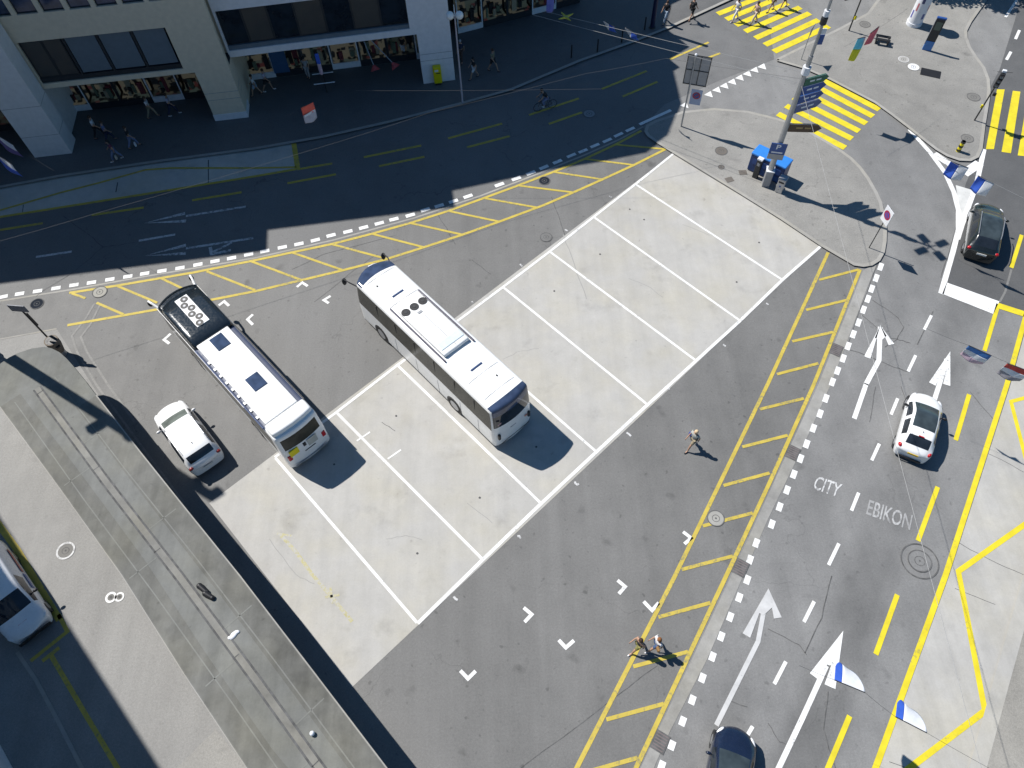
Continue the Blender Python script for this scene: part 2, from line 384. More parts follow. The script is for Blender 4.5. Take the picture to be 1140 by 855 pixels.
sheet('new_asphalt_lane', [(1050, 316), (1060, 279), (1067, 240), (1075, 205), (1091, 167), (1095, 140), (1101, 100), (1113, 77), (1130, 22), (1139, -12), (1330, -12), (1330, 430), (1148, 352), (1110, 338)], 0.006, M['fresh'])
sheet('bus_bay', [(-40, 216), (0, 208.5), (71, 195.5), (171, 180.5), (285, 165.5), (326, 160), (331, 187.5), (285, 196), (172, 214), (0, 241.5), (-40, 248)], 0.008, M['bay'])
sheet('bus_stop_slab', [(1143, 345), (1140, 359), (1121, 428), (1052.5, 641), (974, 857), (958, 900), (1074, 900), (1087, 857), (1140, 666), (1190, 470), (1230, 330)], 0.008, M['stopconc'])
STRIP_L = [(961, 301), (911, 428), (860, 540), (814, 641), (713, 855), (694, 897)]
STRIP_R = [(977, 292), (964, 324), (941, 386), (925, 428), (905, 473), (887.5, 510.5), (855, 578), (827.5, 641), (787.5, 733.5), (745, 816), (727, 857), (709, 897)]
sheet('paved_gutter', STRIP_L + STRIP_R[::-1], 0.012, M['setts'])
sheet('asphalt_repair', [(488, 276), (520, 272), (526, 289), (494, 293)], 0.008, M['patch'])

def raised(name, px, h, mat, kerbw=0.22, closed=True, kerbmat=None):
    """pavement slab with a stone kerb along its edge"""
    pts = g(px, h); m = MB().prism(pts, -0.05, h)
    o = structure(m.build(name, mat))
    k = MB(); loop = pts + [pts[0]] if closed else pts
    k.strip([p + Vector((0, 0, 0.004)) for p in loop], kerbw); structure(k.build(name + '_kerb', kerbmat or M['kerb']))
    return o
# sidewalk under and before the arcade
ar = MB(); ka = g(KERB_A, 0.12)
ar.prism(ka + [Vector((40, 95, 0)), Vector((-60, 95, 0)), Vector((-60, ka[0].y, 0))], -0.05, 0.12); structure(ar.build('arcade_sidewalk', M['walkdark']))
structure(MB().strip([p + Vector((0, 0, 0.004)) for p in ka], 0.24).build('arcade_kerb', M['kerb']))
ISL = [(751, 170), (735, 160), (722, 151), (719, 146), (721, 140), (730, 135), (760, 125), (795, 121.5), (832, 124.5), (855, 130), (877, 136), (897, 145), (915, 155), (932, 165), (947, 176), (957, 186), (966, 198), (975, 214), (980, 225), (983, 238), (985.5, 252), (985, 268), (983, 280), (978, 289), (970, 294), (961, 295.5), (951, 294), (915, 273), (870, 243), (825, 215)]
raised('traffic_island', ISL, 0.10, M['walk'])
WALK = [(865, 66.5), (896, 75.5), (925, 88), (950, 101), (975, 114), (993, 127), (1010, 140), (1030, 156), (1043, 166), (1055, 173), (1068, 177.5), (1080, 178), (1088, 174), (1092, 165), (1095, 140), (1100, 110), (1101, 100), (1100, 88), (1095, 75), (1086, 63), (1079, 52), (1075.5, 42), (1075, 34), (1080, 24), (1087, 14), (1097, 0), (1110, -22), (1000, -30), (967, 15), (935, 32), (900, 49)]
raised('corner_sidewalk', WALK, 0.10, M['walk'])
raised('stop_sidewalk', [(1141, 666), (1114, 762), (1088, 857), (1076, 897), (1300, 897), (1330, 560), (1180, 530)], 0.08, M['footway'], 0.60, kerbmat=M['stopconc'])
rk = MB(); rk.strip(g([(19, 726), (40, 757), (63, 800), (92, 857), (110, 900)], 0.03), 0.16)
rk.strip(g([(-40, 384), (0, 377.5), (63, 366)], 0.016), 0.10)
structure(rk.build('kerb_line', M['kerb']))
structure(MB().strip(g(GUT_L, 0.010), 0.13).build('gutter_line', M['kerb']))

# ------------------------------------------------------------------ paint
Z1, Z2 = 0.016, 0.020
wp, ww, gh, wg = MB(), MB(), MB(), MB()
W = 0.20
def lerp(a, b, t): return (a[0] + (b[0] - a[0]) * t, a[1] + (b[1] - a[1]) * t)
TOP = {0: (751, 170), 1: (707.5, 205), 2: (661, 241.5), 3: (612, 280), 4: (560, 319.5), 5: (503, 362), 6: (442.5, 406.5), 7: (374.5, 459), 8: (306, 509)}
BOT = {0: (915, 273), 1: (871, 311.5), 2: (824, 357), 3: (775, 401.5), 4: (721, 450.5), 5: (664, 503), 6: (602.5, 560.5), 7: (537.5, 623), 8: (465, 694)}
ww2 = MB()
for i in range(1, 9): wp.strip(g([lerp(TOP[i], BOT[i], .004), lerp(TOP[i], BOT[i], .996)], Z1), 0.135)
wp.strip(g([TOP[i] for i in range(9)], Z2), 0.155)
wp.strip(g([BOT[i] for i in range(9)], Z2), 0.17)
for (x, y) in ((377.5 + 22, 489), (434, 509)):     # small ticks beside the bays
    a = G(x, y, Z2); wp.strip([a + Vector((-.1, -.09, 0)), a + Vector((.55, .40, 0))], 0.09)
for pts in ([(741.5, 429.5), (743, 431.5), (745.5, 433.5)], [(697.5, 481.5), (700.5, 483.5), (702.5, 485.5)], [(640, 536), (640.5, 538), (642.5, 539.5), (644.5, 538.5)], [(576, 597), (578, 596.8), (579.5, 599.5)], [(505, 664), (507, 666.5), (509.5, 668)],
            [(525, 335.5), (527, 337.5)], [(579, 294), (581.5, 296.5)], [(629, 255.5), (632, 257)], [(678, 218), (681, 219.5)], [(805, 383.5), (808, 385.5)], [(853, 337.5), (856, 339)]):
    ww.strip(g(pts, Z1), 0.10)
# corner ticks of the coach bays on asphalt
def chev(p, q, r, m=None, w=0.16): (m or wp).strip(g([p, q, r], Z1), w)
for p, q, r in (((243.5, 340), (249.5, 335.5), (255, 340.5)), ((281.5, 350), (275.5, 355.5), (281.5, 361.5)), ((190, 371.5), (182.5, 378), (188.5, 382.5)), ((330.5, 319.5), (336.5, 314.5), (342.5, 318.5)),
                ((368, 329.5), (360.5, 334), (366, 337.5)), ((410, 297), (418, 293.5), (425, 296)), ((687.5, 646), (696, 653), (689, 661)), ((583, 676.5), (592, 684), (584, 692.5)), ((622, 712.5), (630, 721), (639, 713)),
                ((512.5, 746.5), (521, 755.5), (529.5, 747)), ((716.5, 669.5), (726, 679.5), (733.5, 671)), ((760.5, 592), (769.5, 599), (762, 605.5))): chev(p, q, r)
# dashes of the upper street edge
for i, c in enumerate(DASH_L):
    a = DASH_L[max(0, i - 1)]; b = DASH_L[min(len(DASH_L) - 1, i + 1)]
    t = Vector(b) - Vector(a); t.normalize()
    wp.strip(g([(c[0] - t.x * 5.4, c[1] - t.y * 5.0), (c[0] + t.x * 5.0, c[1] + t.y * 5.0)], Z1), 0.27 if i < 36 else 0.24)
wp.strip(g([(712, 138.5), (747, 122.5)], Z1), 0.24)
# square dashes of the right gutter
for x, y in [(855 + a / 4, 214 + b / 4) for a, b in ((502, 332), (482, 382), (462, 430), (445, 475), (425, 523), (403, 580), (380, 632), (357, 685), (335, 740), (310, 795), (287, 845))] + \
            [(855 + a / 4, 428 + b / 4) for a, b in ((258, 62), (232, 130), (202, 195), (172, 265), (145, 330), (115, 400), (85, 470), (52, 545), (17, 622))] + \
            [(842, 604.5), (835, 623)] + [(570 + a / 4, 641 + b / 4) for a, b in ((1048, 18), (1012, 97), (972, 183), (932, 270), (893, 360), (848, 455), (803, 553), (760, 648), (712, 755), (667, 845))]:
    k = 0.55 + 0.45 * (y - 290) / 560
    d = Vector((4.2 * 0.45 * (1 + .5 * k), -6.2 * (0.75 + .65 * k))); d = d * 0.74
    wp.strip(g([(x - d.x / 1.3, y - d.y / 1.3), (x + d.x / 1.3, y + d.y / 1.3)], Z1), 0.27)
def seg(m, a, b, w, z=Z1): m.strip(g([a, b], z), w)
# lane dashes
for a, b in (((1037, 351), (1029, 367)), ((1019.5, 395.5), (1011, 413.5)), ((999.5, 443.5), (992, 461.5)), ((979, 494), (970.5, 512.5)), ((956, 548.5), (948, 568.5)), ((934, 605), (922.5, 629)), ((906.5, 669.5), (895, 692.5)), ((875, 736.5), (862, 761.5)), ((838, 808.5), (829, 824))): seg(wp, a, b, 0.16)
for a, b in (((1135, 33.5), (1130.5, 43.5)), ((1125.5, 57.5), (1120.5, 66.5)), ((1132, 0), (1119.5, 19)), ((1150, -25), (1141, -10))): seg(wp, a, b, 0.2)
# long lines round the turning lane
wp.strip(g([(1012.5, 144), (1035, 169), (1052, 192), (1062, 214), (1067, 234), (1067, 256), (1061, 280), (1047.5, 327)], Z1), 0.30)
wp.strip(g([(1095.5, 166), (1087, 206), (1081, 222), (1071, 250), (1066, 266)], Z2), 0.30)
wp.strip(g([(1073, 193.5), (1090.5, 181.5)], Z1), 0.62); wp.strip(g([(1040, 171), (1053, 180), (1060, 184)], Z2), 0.5)
structure(MB().poly(g([(1064, 206), (1084, 212), (1078, 226), (1070, 250), (1068, 240), (1067, 226)], 0.013)).build('painted_island', paint('chalky_paint', (0.62, 0.62, 0.60), (0.3, 0.3, 0.3), 0.25)))
wp.poly(g([(1054, 314.5), (1112.5, 335.5), (1106, 349.5), (1049, 327)], Z1))
# give-way teeth
for x, y in ((762, 116), (789, 104), (798, 99), (806.5, 94.5), (815, 90), (823.5, 85.5), (832, 81), (840, 77), (848.5, 73)):
    wp.poly(g([(x - 5.3, y + 1.6), (x + 2.2, y - 2.6), (x + 4.6, y + 4.4)], Z1))
# arrows
def arrow(shaft, tip, lb, rb, w=0.24, mat=None, hw=0.34):
    mat = mat or wp
    mat.strip(g(shaft, Z1), w)
    t = G(*tip, Z2)
    for b in (lb, rb):
        p = G(*b, Z2); d = (t - p).normalized(); n = Vector((-d.y, d.x, 0)) * hw / 2
        mat.face([p - n, p + n, t] if ((p + n) - (p - n)).cross(t - p + n).z > 0 else [p + n, p - n, t])
arrow([(964.5, 427), (951, 466)], (980, 362.5), (965.5, 398), (992.5, 383.5)); wp.strip(g([(980, 364), (978.5, 401), (964, 428)], Z1), 0.26)
wp.poly(g([(980, 362), (974, 376), (980, 380), (987, 374)], Z2))
arrow([(1054, 400), (1047, 424), (1040, 446)], (1058, 391), (1038, 427.5), (1054, 428.5), hw=0.36); wp.poly(g([(1058, 391), (1049, 408), (1052, 409), (1055.5, 408)], 0.024))
arrow([(850, 682), (844, 714), (797.5, 807.5)], (855.5, 655), (831, 707.5), (866, 688), 0.20, mat=wg, hw=0.36); wg.poly(g([(855.5, 655), (843, 681), (850, 685), (861, 675)], 0.024))
arrow([(920, 741), (893, 800), (866, 857), (850, 890)], (939, 702), (907, 753.5), (924, 764.5), 0.22, hw=0.46); wp.poly(g([(939, 702), (917, 738), (924, 741), (931, 737)], 0.024))
arrow([(273.5, 230), (207, 240.5)], (160, 248.5), (206, 237.5), (207, 246), 0.17, ww, 0.26)
arrow([(282, 265), (207, 276.5)], (160, 285), (207, 273), (207, 282), 0.17, ww, 0.26)
ww.strip(g([(258, 270), (236, 281)], Z1), 0.17); ww.strip(g([(234, 275), (235.5, 283), (257, 278.5)], Z2), 0.2)
for a, b in (((40, 286), (80, 280)), ((154.5, 268), (195, 261))): seg(ww, a, b, 0.17)
# words on the lanes
def words(m, txt, bl, br, tl):
    a, b, c = G(*bl, Z1), G(*br, Z1), G(*tl, Z1)
    put_text(m, txt, lambda u, v: a + (b - a) * u + (c - a) * v, 0.012)
words(ww, 'CITY', (904.5, 544), (933, 554), (910, 529.5)); eb = MB(); a_, b_, c_ = G(964, 572.5, Z1), G(1013, 590.5, Z1), G(968, 556, Z1)
ef = MB()
for f in text_mesh('EBIKON', bold=0.012):
    u0 = sum(p[0] for p in f) / len(f); (ef if u0 < .15 or u0 > .83 else eb).face([a_ + (b_ - a_) * u + (c_ - a_) * v for u, v in f])
structure(ef.build('fading_lane_lettering', M['fading']))
structure(eb.build('worn_lane_lettering', M['halfworn']))
for pts in ([(105, 338), (95, 355), (80, 374), (86, 392), (107, 428), (160, 500), (205, 560)], [(112, 338), (100, 362), (90, 375), (97, 392), (120, 428), (150, 470)], [(1126, 300), (1119, 325), (1113, 336)]):
    gh.strip(g(pts, 0.013), 0.12)
structure(wp.build('white_road_marking', M['white'])); structure(ww.build('worn_road_marking', M['worn'])); structure(wg.build('greyed_road_marking', M['greyed'])); structure(gh.build('faded_road_marking', M['ghost']))

yp, yb = MB(), MB()
YU = [(77, 326), (130, 318), (217, 303), (285, 289.5), (325, 281), (370, 271.5), (415, 260), (457.5, 248), (500, 234.5), (540, 220), (570, 209), (617, 191), (652, 176.5), (687, 160), (714, 145.5)]
YL = [(75, 362), (135, 351.5), (239, 333), (285, 324), (335, 312), (381, 301), (430, 288.5), (471, 275.5), (514, 261.5), (555, 247), (605, 228.5), (642, 212.5), (670, 200), (705, 184), (741, 166)]
yp.strip(g(YU, Z1), 0.18); yp.strip(g(YL, Z1), 0.18)
for a, b in (((80, 326.5), (95, 332)), ((107.5, 337), (137.5, 350)), ((131, 318.5), (175, 337)), ((180, 310), (228, 333)), ((230, 302), (284, 323)), ((280, 291), (335, 311.5)), ((325, 281), (381, 300.5)), ((370, 272), (430, 288)), ((415, 260.5), (471, 275)), ((457.5, 248.5), (514, 261)), ((500, 235), (555, 246.5)), ((539, 220.5), (598, 231)), ((577, 206.5), (637, 214)), ((617, 191.5), (670, 199.5)), ((652, 177), (705, 183.5)), ((686, 161), (741, 166))): seg(yp, a, b, 0.155, Z2)
YA = [(922, 281), (855, 427), (751.5, 641), (641, 857), (620, 897)]
YB = [(957.5, 300), (906, 428), (856, 539), (808.5, 641), (707, 857), (688, 897)]
yp.strip(g(YA, Z1), 0.19); yp.strip(g(YB, Z1), 0.19)
for a, b in (((912, 311.5), (956, 300)), ((897.5, 345), (942.5, 334)), ((882, 380), (927.5, 369.5)), ((865, 416.5), (911, 404.5)), ((846, 455.5), (895, 443.5)), ((826.5, 497.5), (877, 484.5)), ((805.5, 540.5), (857, 526.5)), ((782.5, 585.5), (838, 571)), ((759, 634), (816, 619)), ((733, 687), (791, 671)), ((705, 742), (766, 725.5)), ((675, 801), (739, 783.5)), ((645, 862), (710, 843.5))): seg(yp, a, b, 0.165, Z2)
for a, b in (((405, 175), (469, 162)), ((422, 185), (472.5, 174.5)), ((499, 154), (559, 137.5)), ((520, 164), (567.5, 151.5)), ((670, 99), (720, 79)), ((693, 107.5), (732, 91)), ((589, 128), (644.5, 109.5)), ((611, 138), (648, 125)), ((789, 64), (802, 59)), ((320, 204), (374, 194)), ((331, 188.5), (370, 182)), ((214, 223), (269, 214)), ((102, 239.5), (160, 231)), ((0, 256), (47.5, 248.5)), ((746, 66), (789, 47))): seg(yp, a, b, 0.19)
yp.strip(g([(-40, 247.5), (0, 241.5), (172, 214.3), (285, 196), (331, 188)], Z1), 0.2)
yp.strip(g([(327, 159.5), (331.5, 188)], Z2), 0.34)
yp.strip(g([(-30, 240), (0, 234), (67, 214.5), (110, 203.5), (162, 189), (190, 187), (285, 187), (330, 186)], Z2), 0.16)
for pts, w in (([(65, 684), (75, 703), (34, 736)], 0.18), ([(47, 736), (66, 721)], 0.18), ([(57, 730), (95, 795), (132, 857), (155, 897)], 0.2), ([(-30, 540), (0, 586), (19, 612), (66, 690)], 0.3)): yp.strip(g(pts, Z1), w)
for a, b in (((799, 15.5), (846, -3)), ((808.5, 21.5), (861, 0)), ((819, 28), (877, 3.5)), ((829.5, 35), (891, 8)), ((841, 42.5), (901.5, 14.5)), ((851.5, 50), (911.5, 22)), ((861.5, 57.5), (922.5, 29))): seg(yb, a, b, 0.52)
for a, b in (((866, 126.5), (941, 164.5)), ((875, 117.5), (948.5, 154.5)), ((883.5, 108.5), (956.5, 146)), ((892, 100), (964.5, 137.5)), ((901, 92), (972, 129.5)), ((910, 86), (979, 122))): seg(yb, a, b, 0.52)
for q in ([(1110, 99.5), (1118.5, 99.5), (1106.5, 166), (1097.5, 166)], [(1127.5, 101), (1136, 102), (1125.5, 170.5), (1115, 169)], [(1145, 103), (1154, 104), (1143, 174), (1133, 173)], [(1163, 105), (1172, 106), (1162, 178), (1152, 177)]): yb.poly(g(q, Z1))
for a, b in (((1111.5, 338.5), (1096, 390.5)), ((1079, 439), (1064, 490)), ((1044, 542), (1022, 602)), ((999, 662), (975, 728.5)), ((946, 797), (921, 857)), ((1137.5, 261.5), (1126, 298)), ((1160, 190), (1149, 226))): seg(yb, a, b, 0.22)
yb.strip(g([(1111, 340), (1142, 350), (1190, 366)], Z2), 0.42)
yb.strip(g([(1146, 338), (1140, 359), (1121, 428), (1052.5, 641), (974, 857), (958, 897)], Z2), 0.25)
yb.strip(g([(1190, 430), (1125.5, 447), (1145, 522)], Z1), 0.2); yb.strip(g([(1200, 542), (1067, 636), (1096.5, 791.5), (1010, 857), (950, 899)], Z1), 0.24)
structure(yp.build('yellow_road_marking', M['yellow'])); structure(yb.build('bright_yellow_marking', M['yellow2']))
yg = MB(); yg.strip(g([(312, 595), (330, 615), (348, 640), (372, 668), (392, 692)], 0.014), 0.16); yg.strip(g([(308, 594), (326, 597)], 0.015), 0.12); yg.strip(g([(368, 654), (370, 672)], 0.015), .12); yg.strip(g([(362, 665), (378, 662)], 0.015), .12)
structure(yg.build('faded_yellow_marking', M['yellowghost']))
# tar seams and cracks
tr = MB()
def z8(l): return [(855 + x / 4, 214 + y / 4) for x, y in l]
def wig(l, a=0.5, n=4):
    out = []
    for p, q in zip(l[:-1], l[1:]):
        for k in range(n):
            t = k / n; out.append((p[0] + (q[0] - p[0]) * t + (random.uniform(-a, a) if k else 0), p[1] + (q[1] - p[1]) * t + (random.uniform(-a, a) if k else 0)))
    return out + [l[-1]]
for l, w in ((z8([(355, 700), (450, 730), (540, 770), (630, 800)]), .07), (z8([(465, 480), (580, 560), (605, 600), (575, 655), (520, 690)]), .06), (z8([(410, 540), (545, 650), (600, 660), (635, 672)]), .05),
             (z8([(735, 530), (665, 678)]), .08), (z8([(820, 0), (845, 120), (800, 290), (770, 380)]), .06), (z8([(500, 290), (375, 620), (345, 700)]), .06),
             ([(486, 236), (507, 272)], .07), ([(525, 289), (546, 305)], .06), ([(614, 219), (629, 262)], .06), ([(580, 855), (672, 786), (732, 741)], .05), ([(926, 641), (915, 688), (896, 727)], .07), ([(855, 700), (890, 718), (898, 729)], .05),
             ([(930, 855), (917, 812), (922, 770)], .06), ([(812, 780), (832, 787)], .05), ([(1003, 430), (1011, 453)], .05), ([(240, 430), (265, 412), (285, 404)], .05), ([(425, 470), (440, 480)], .05), ([(975, 430), (968, 470)], .05),
             ([(70, 240), (100, 262), (115, 275), (150, 270)], .07), ([(115, 275), (85, 300), (40, 330)], .05), ([(855, 805), (868, 826), (880, 830)], .05), ([(1060, 600), (1100, 622), (1140, 640)], .04), ([(1100, 505), (1150, 530)], .04), ([(1063, 655), (1108, 673)], .04), ([(990, 848), (1085, 880)], .04),
             ([(325, 300), (360, 283), (440, 262)], .04), ([(350, 336), (395, 300), (420, 283)], .04), ([(1080, 436), (1107, 468)], .05)):
    tr.strip(g(wig(l, .7), 0.011), w * .62)
tr.strip(g([(1146, 338), (1143, 360), (1124, 429), (1055.5, 642), (977, 858)], 0.011), 0.06)
tr.strip(g([(131, 203), (129, 214)], 0.012), 0.07); tr.strip(g([(232, 178), (232, 204)], 0.012), 0.07); tr.strip(g([(26, 228), (25, 237)], 0.012), 0.05)
structure(tr.build('asphalt_crack', M['tar']))
pc = MB()
for l, w in (([(627, 261), (640, 296), (653, 333)], .05), ([(700, 310), (720, 318), (738, 331)], .03), ([(560, 400), (575, 392), (600, 388)], .03), ([(430, 600), (452, 596), (470, 601)], .03), ([(300, 600), (330, 640), (350, 650)], .03), ([(760, 250), (790, 262)], .03), ([(520, 560), (548, 582)], .03)): pc.strip(g(wig(l, .8), 0.0115), w)
structure(pc.build('concrete_joint', M['joint']))
rp = MB()
for q in ([(430, 330), (446, 325), (452, 340), (436, 345)],): rp.poly(g(q, 0.0065))
structure(rp.build('asphalt_patch', M['patch']))
# ================================================================== buildings
HB = 21.5
def frame(P, ang):
    a = R_(ang); return Matrix.Translation((P[0], P[1], 0)) @ Matrix.Rotation(a, 4, 'Z')   # x along the front, y into the building, z up
class FB(MB):
    """boxes given in a building's own frame"""
    def b(s, x0, x1, y0, y1, z0, z1): return s.box(((x0 + x1) / 2, (y0 + y1) / 2, (z0 + z1) / 2), (x1 - x0, y1 - y0, z1 - z0))
def building(label, P, ang, cat='building'):
    return thing('shop_building', label, cat, (P[0], P[1], 0), R_(ang))
def wall_with_openings(root, x0, x1, z0, z1, ops, mat, th=0.35, y=0.0, name='wall'):
    xs = sorted({x0, x1, *[o[0] for o in ops], *[o[1] for o in ops]}); zs = sorted({z0, z1, *[o[2] for o in ops], *[o[3] for o in ops]})
    m = FB()
    for i in range(len(xs) - 1):
        run = None
        for j in range(len(zs) - 1):
            cx_, cz = (xs[i] + xs[i + 1]) / 2, (zs[j] + zs[j + 1]) / 2
            solid = not any(o[0] < cx_ < o[1] and o[2] < cz < o[3] for o in ops)
            if solid:
                run = [zs[j], zs[j + 1]] if run is None else [run[0], zs[j + 1]]
            if (not solid or j == len(zs) - 2) and run: m.b(xs[i], xs[i + 1], y, y + th, run[0], run[1]); run = None
    return m.build(name, mat, root)
def window(root, x0, x1, z0, z1, glass, y=0.12, fw=0.07, split=1, name='window'):
    f = FB()
    f.b(x0, x1, y, y + .08, z0, z0 + fw); f.b(x0, x1, y, y + .08, z1 - fw, z1); f.b(x0, x0 + fw, y, y + .08, z0 + fw, z1 - fw); f.b(x1 - fw, x1, y, y + .08, z0 + fw, z1 - fw)
    for k in range(1, split):
        c = x0 + (x1 - x0) * k / split; f.b(c - fw / 2, c + fw / 2, y, y + .08, z0 + fw, z1 - fw)
    w = f.build(name, M['frame'], root)
    FB().b(x0 + fw, x1 - fw, y + .03, y + .05, z0 + fw, z1 - fw).build('pane', glass, w)
    return w
def shopfront(root, x0, x1, y, n, mats, z0=0.15, z1=3.4):
    """row of display windows at the back of the arcade"""
    w = (x1 - x0) / n
    for k in range(n):
        a, b = x0 + k * w, x0 + (k + 1) * w
        f = FB(); f.b(a, a + .09, y, y + .12, z0, z1); f.b(b - .09, b, y, y + .12, z0, z1); f.b(a + .09, b - .09, y, y + .12, z0, z0 + .45); f.b(a + .09, b - .09, y, y + .12, z1 - .3, z1)
        s = f.build('shop_window', M['frame'] if k % 3 else M['plinth'], root)
        d = FB(); d.b(a + .1, b - .1, y + .05, y + .9, z0 + .46, z0 + .50); d.b(a + .1, b - .1, y + .9, y + .95, z0 + .5, z1 - .31)
        d.build('display', mats[k % len(mats)], s)
        for q in range(5):
            cx_ = random.uniform(a + .35, b - .35); wq = random.uniform(.15, .4); hq = random.uniform(.25, 1.2)
            FB().b(cx_ - wq / 2, cx_ + wq / 2, y + .3 + .1 * q, y + .36 + .1 * q + wq * .3, z0 + .5, z0 + .5 + hq).build('goods', [cloth('charcoal', (.02, .02, .022)), cloth('sage', (.13, .16, .11)), cloth('sand', (.35, .29, .2)), cloth('wine', (.16, .03, .04))][(k + q) % 4], s)
FLOORS = [8.83, 12.4, 16.0]
# --- beige building between the two leftmost piers
P_B, A_B = (-19.983, 43.631), 6.5
rB = building('beige rendered shop building with a band of grey window blinds above its arcade', P_B, A_B)
ops = [(-9.55, -0.60, 4.28, 7.15)]
for z in FLOORS:
    for k in range(7): ops.append((-9.95 + .02 + 1.54 * k - .15, -9.95 + 1.54 * k + 1.12, z, z + 2.2))
wall_with_openings(rB, -10.6, 2.25, 3.93, HB - .3, ops, M['beige'])
m = FB(); m.b(0, 2.25, .001, 1.35, .6, 3.925); col = m.build('pier', M['beige'], rB)
FB().b(-.03, 2.28, -.03, 1.38, 0, .6).build('plinth', M['plinth'], col)
[FB().b(*q).build('joint', M['signback'], col) for q in ((-.004, 2.254, -.004, 1.354, 1.72, 1.75), (-.004, 2.254, -.004, 1.354, 2.25, 2.28))]
fr = FB(); fr.b(-9.55, -.60, .10, .28, 4.28, 4.60); wb = fr.build('window_band', M['frame'], rB)
xs = [-9.5, -6.9, -4.85, -2.75, -.65]
for k in range(4):
    a, b = xs[k], xs[k + 1]
    if k == 0:
        window(rB, a, (a + b) / 2, 4.6, 7.1, M['room'], split=1); window(rB, (a + b) / 2 + .01, b - .12, 4.6, 7.1, M['room'], split=1)
        q = FB(); q.b(a + .35, -8.35, .42, .45, 4.75, 5.9); q.b(-8.05, b - .4, .42, .45, 4.75, 5.9); q.build('curtain', shopmat('pale_curtain', 5.0, 0.0) if False else M['blind'], wb)
    else:
        FB().b(a + .12, b - .12, .16, .19, 4.68, 7.1).build('blind', M['blind'], wb)
        FB().b(a - .06, a + .08, .12, .2, 4.6, 7.12).build('mullion', M['frame'], wb)
for o in ops[1:]: window(rB, o[0], o[1], o[2], o[3], M['bluewin'], y=.14)
m = FB(); m.b(-10.6, 2.25, .36, 14, 3.98, 4.2); m.build('arcade_ceiling', M['soffit'], rB)
m = FB(); m.b(-10.6, 2.25, .001, 14, HB - .29, HB); m.build('roof', M['roofgrey'], rB)
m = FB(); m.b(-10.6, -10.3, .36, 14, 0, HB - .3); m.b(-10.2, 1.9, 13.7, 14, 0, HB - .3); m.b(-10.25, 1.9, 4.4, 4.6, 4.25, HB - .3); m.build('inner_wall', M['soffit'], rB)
m = FB(); m.b(1.95, 2.25, 1.36, 14, 0, HB - .3); m.build('side_wall', M['beige'], rB)
shopfront(rB, -11.0, 2.0, 2.75, 6, [M['shop1'], M['shop1'], M['shop2'], M['shop3'], M['shop1']])
# --- corner building at the left
P_A, A_A = (-31.728, 40.565), 6.5
rA = building('pale grey shop building with the broad pier in the top left corner', P_A, A_A)
m = FB(); m.b(0, 2.46, 0, 1.45, .0, 21.2); pA = m.build('pier', M['palegrey'], rA)
[FB().b(*q).build('joint', M['signback'], pA) for q in ((-.004, 2.464, -.004, 1.454, 1.72, 1.75), (-.004, 2.464, -.004, 1.454, 3.9, 3.93))]
wall_with_openings(rA, -16, -.01, 4.1, 21.2, [(-15 + 3.1 * k, -15 + 3.1 * k + 2.3, z, z + 2.3) for k in range(5) for z in (4.6, 8.83, 12.4, 16.0)], M['palegrey'])
for k in range(5):
    for z in (4.6, 8.83, 12.4, 16.0): window(rA, -15 + 3.1 * k, -15 + 3.1 * k + 2.3, z, z + 2.3, M['bluewin'], y=.14, split=2)
m = FB(); m.b(-16, 2.46, 1.46, 14, 21.21, HB); m.b(-16, 2.46, 0, 1.45, 21.21, HB); m.build('roof', M['roofgrey'], rA)
m = FB(); m.b(-16, 2.0, .36, 14, 4.15, 4.3); m.build('arcade_ceiling', M['soffit'], rA)
m = FB(); m.b(1.5, 2.1, 1.46, 14, 0, 21.2); m.b(-16, -15.7, .36, 14, 0, 21.2); m.b(-15.6, 1.4, 13.7, 14, 0, 21.2); m.build('side_wall', M['palegrey'], rA)
shopfront(rA, -15.5, 1.4, 3.2, 6, [M['shop3']])
# --- white building between second and third pier
P_C, A_C = (-5.493, 46.776), 8.0
rC = building('white shop building with long dark window band and yellow letter box pier', P_C, A_C)
wall_with_openings(rC, -12.55, 2.3, 3.97, 9.0, [(-12.42, -.42, 4.42, 7.15)], M['paleblue'])
m = FB(); m.b(0, 2.3, .001, 1.4, 0, 3.965); pc = m.build('pier', M['paleblue'], rC)
[FB().b(*q).build('joint', M['signback'], pc) for q in ((-.004, 2.304, -.004, 1.404, 1.9, 1.93), (-.004, 2.304, -.004, 1.404, 2.4, 2.43))]
xs = [-12.42, -10.9, -9.3, -7.6, -5.8, -4.0, -2.2, -.42]
for k in range(7): window(rC, xs[k], xs[k + 1] - .004, 4.72, 7.15, M['room'] if k % 2 else M['glass'], y=.2, fw=.06)
sl = FB(); sl.b(-12.42, -.42, .08, .34, 4.421, 4.715); sl.build('sill_panel', M['blind'], rC)
pn = FB(); pn.b(-10.3, -9.2, .5, .55, 4.75, 7.1); pn.build('cupboard', plain('brown_panel', (.10, .075, .045), .7), rC)
pn = FB(); pn.b(-8.95, -8.35, .5, .55, 4.75, 7.1); pn.build('curtain', plain('pale_curtain', (.42, .46, .5), .8), rC)
ch = FB()
for k in range(6):
    x = -7.2 + k * 1.1; ch.b(x, x + .45, .9, 1.3, 4.75, 5.25); ch.b(x, x + .06, .9, 1.3, 5.25, 5.7)
ch.build('chair', plain('grey_shell', (.25, .27, .28), .6), rC)
up = FB()
inv = frame(P_C, A_C).inverted()
top = [inv @ Vector((x, y, 0)) for x, y in ((-18.15, 45.3), (-11.1, 47.0), (-8.1, 47.5), (-5.0, 48.2), (-3.3, 49.7), (-1.9, 53.0), (-1.9, 62), (-18.15, 62))]
up.prism(top, 9.0, HB); up.build('upper_storeys', M['paleblue'], rC)
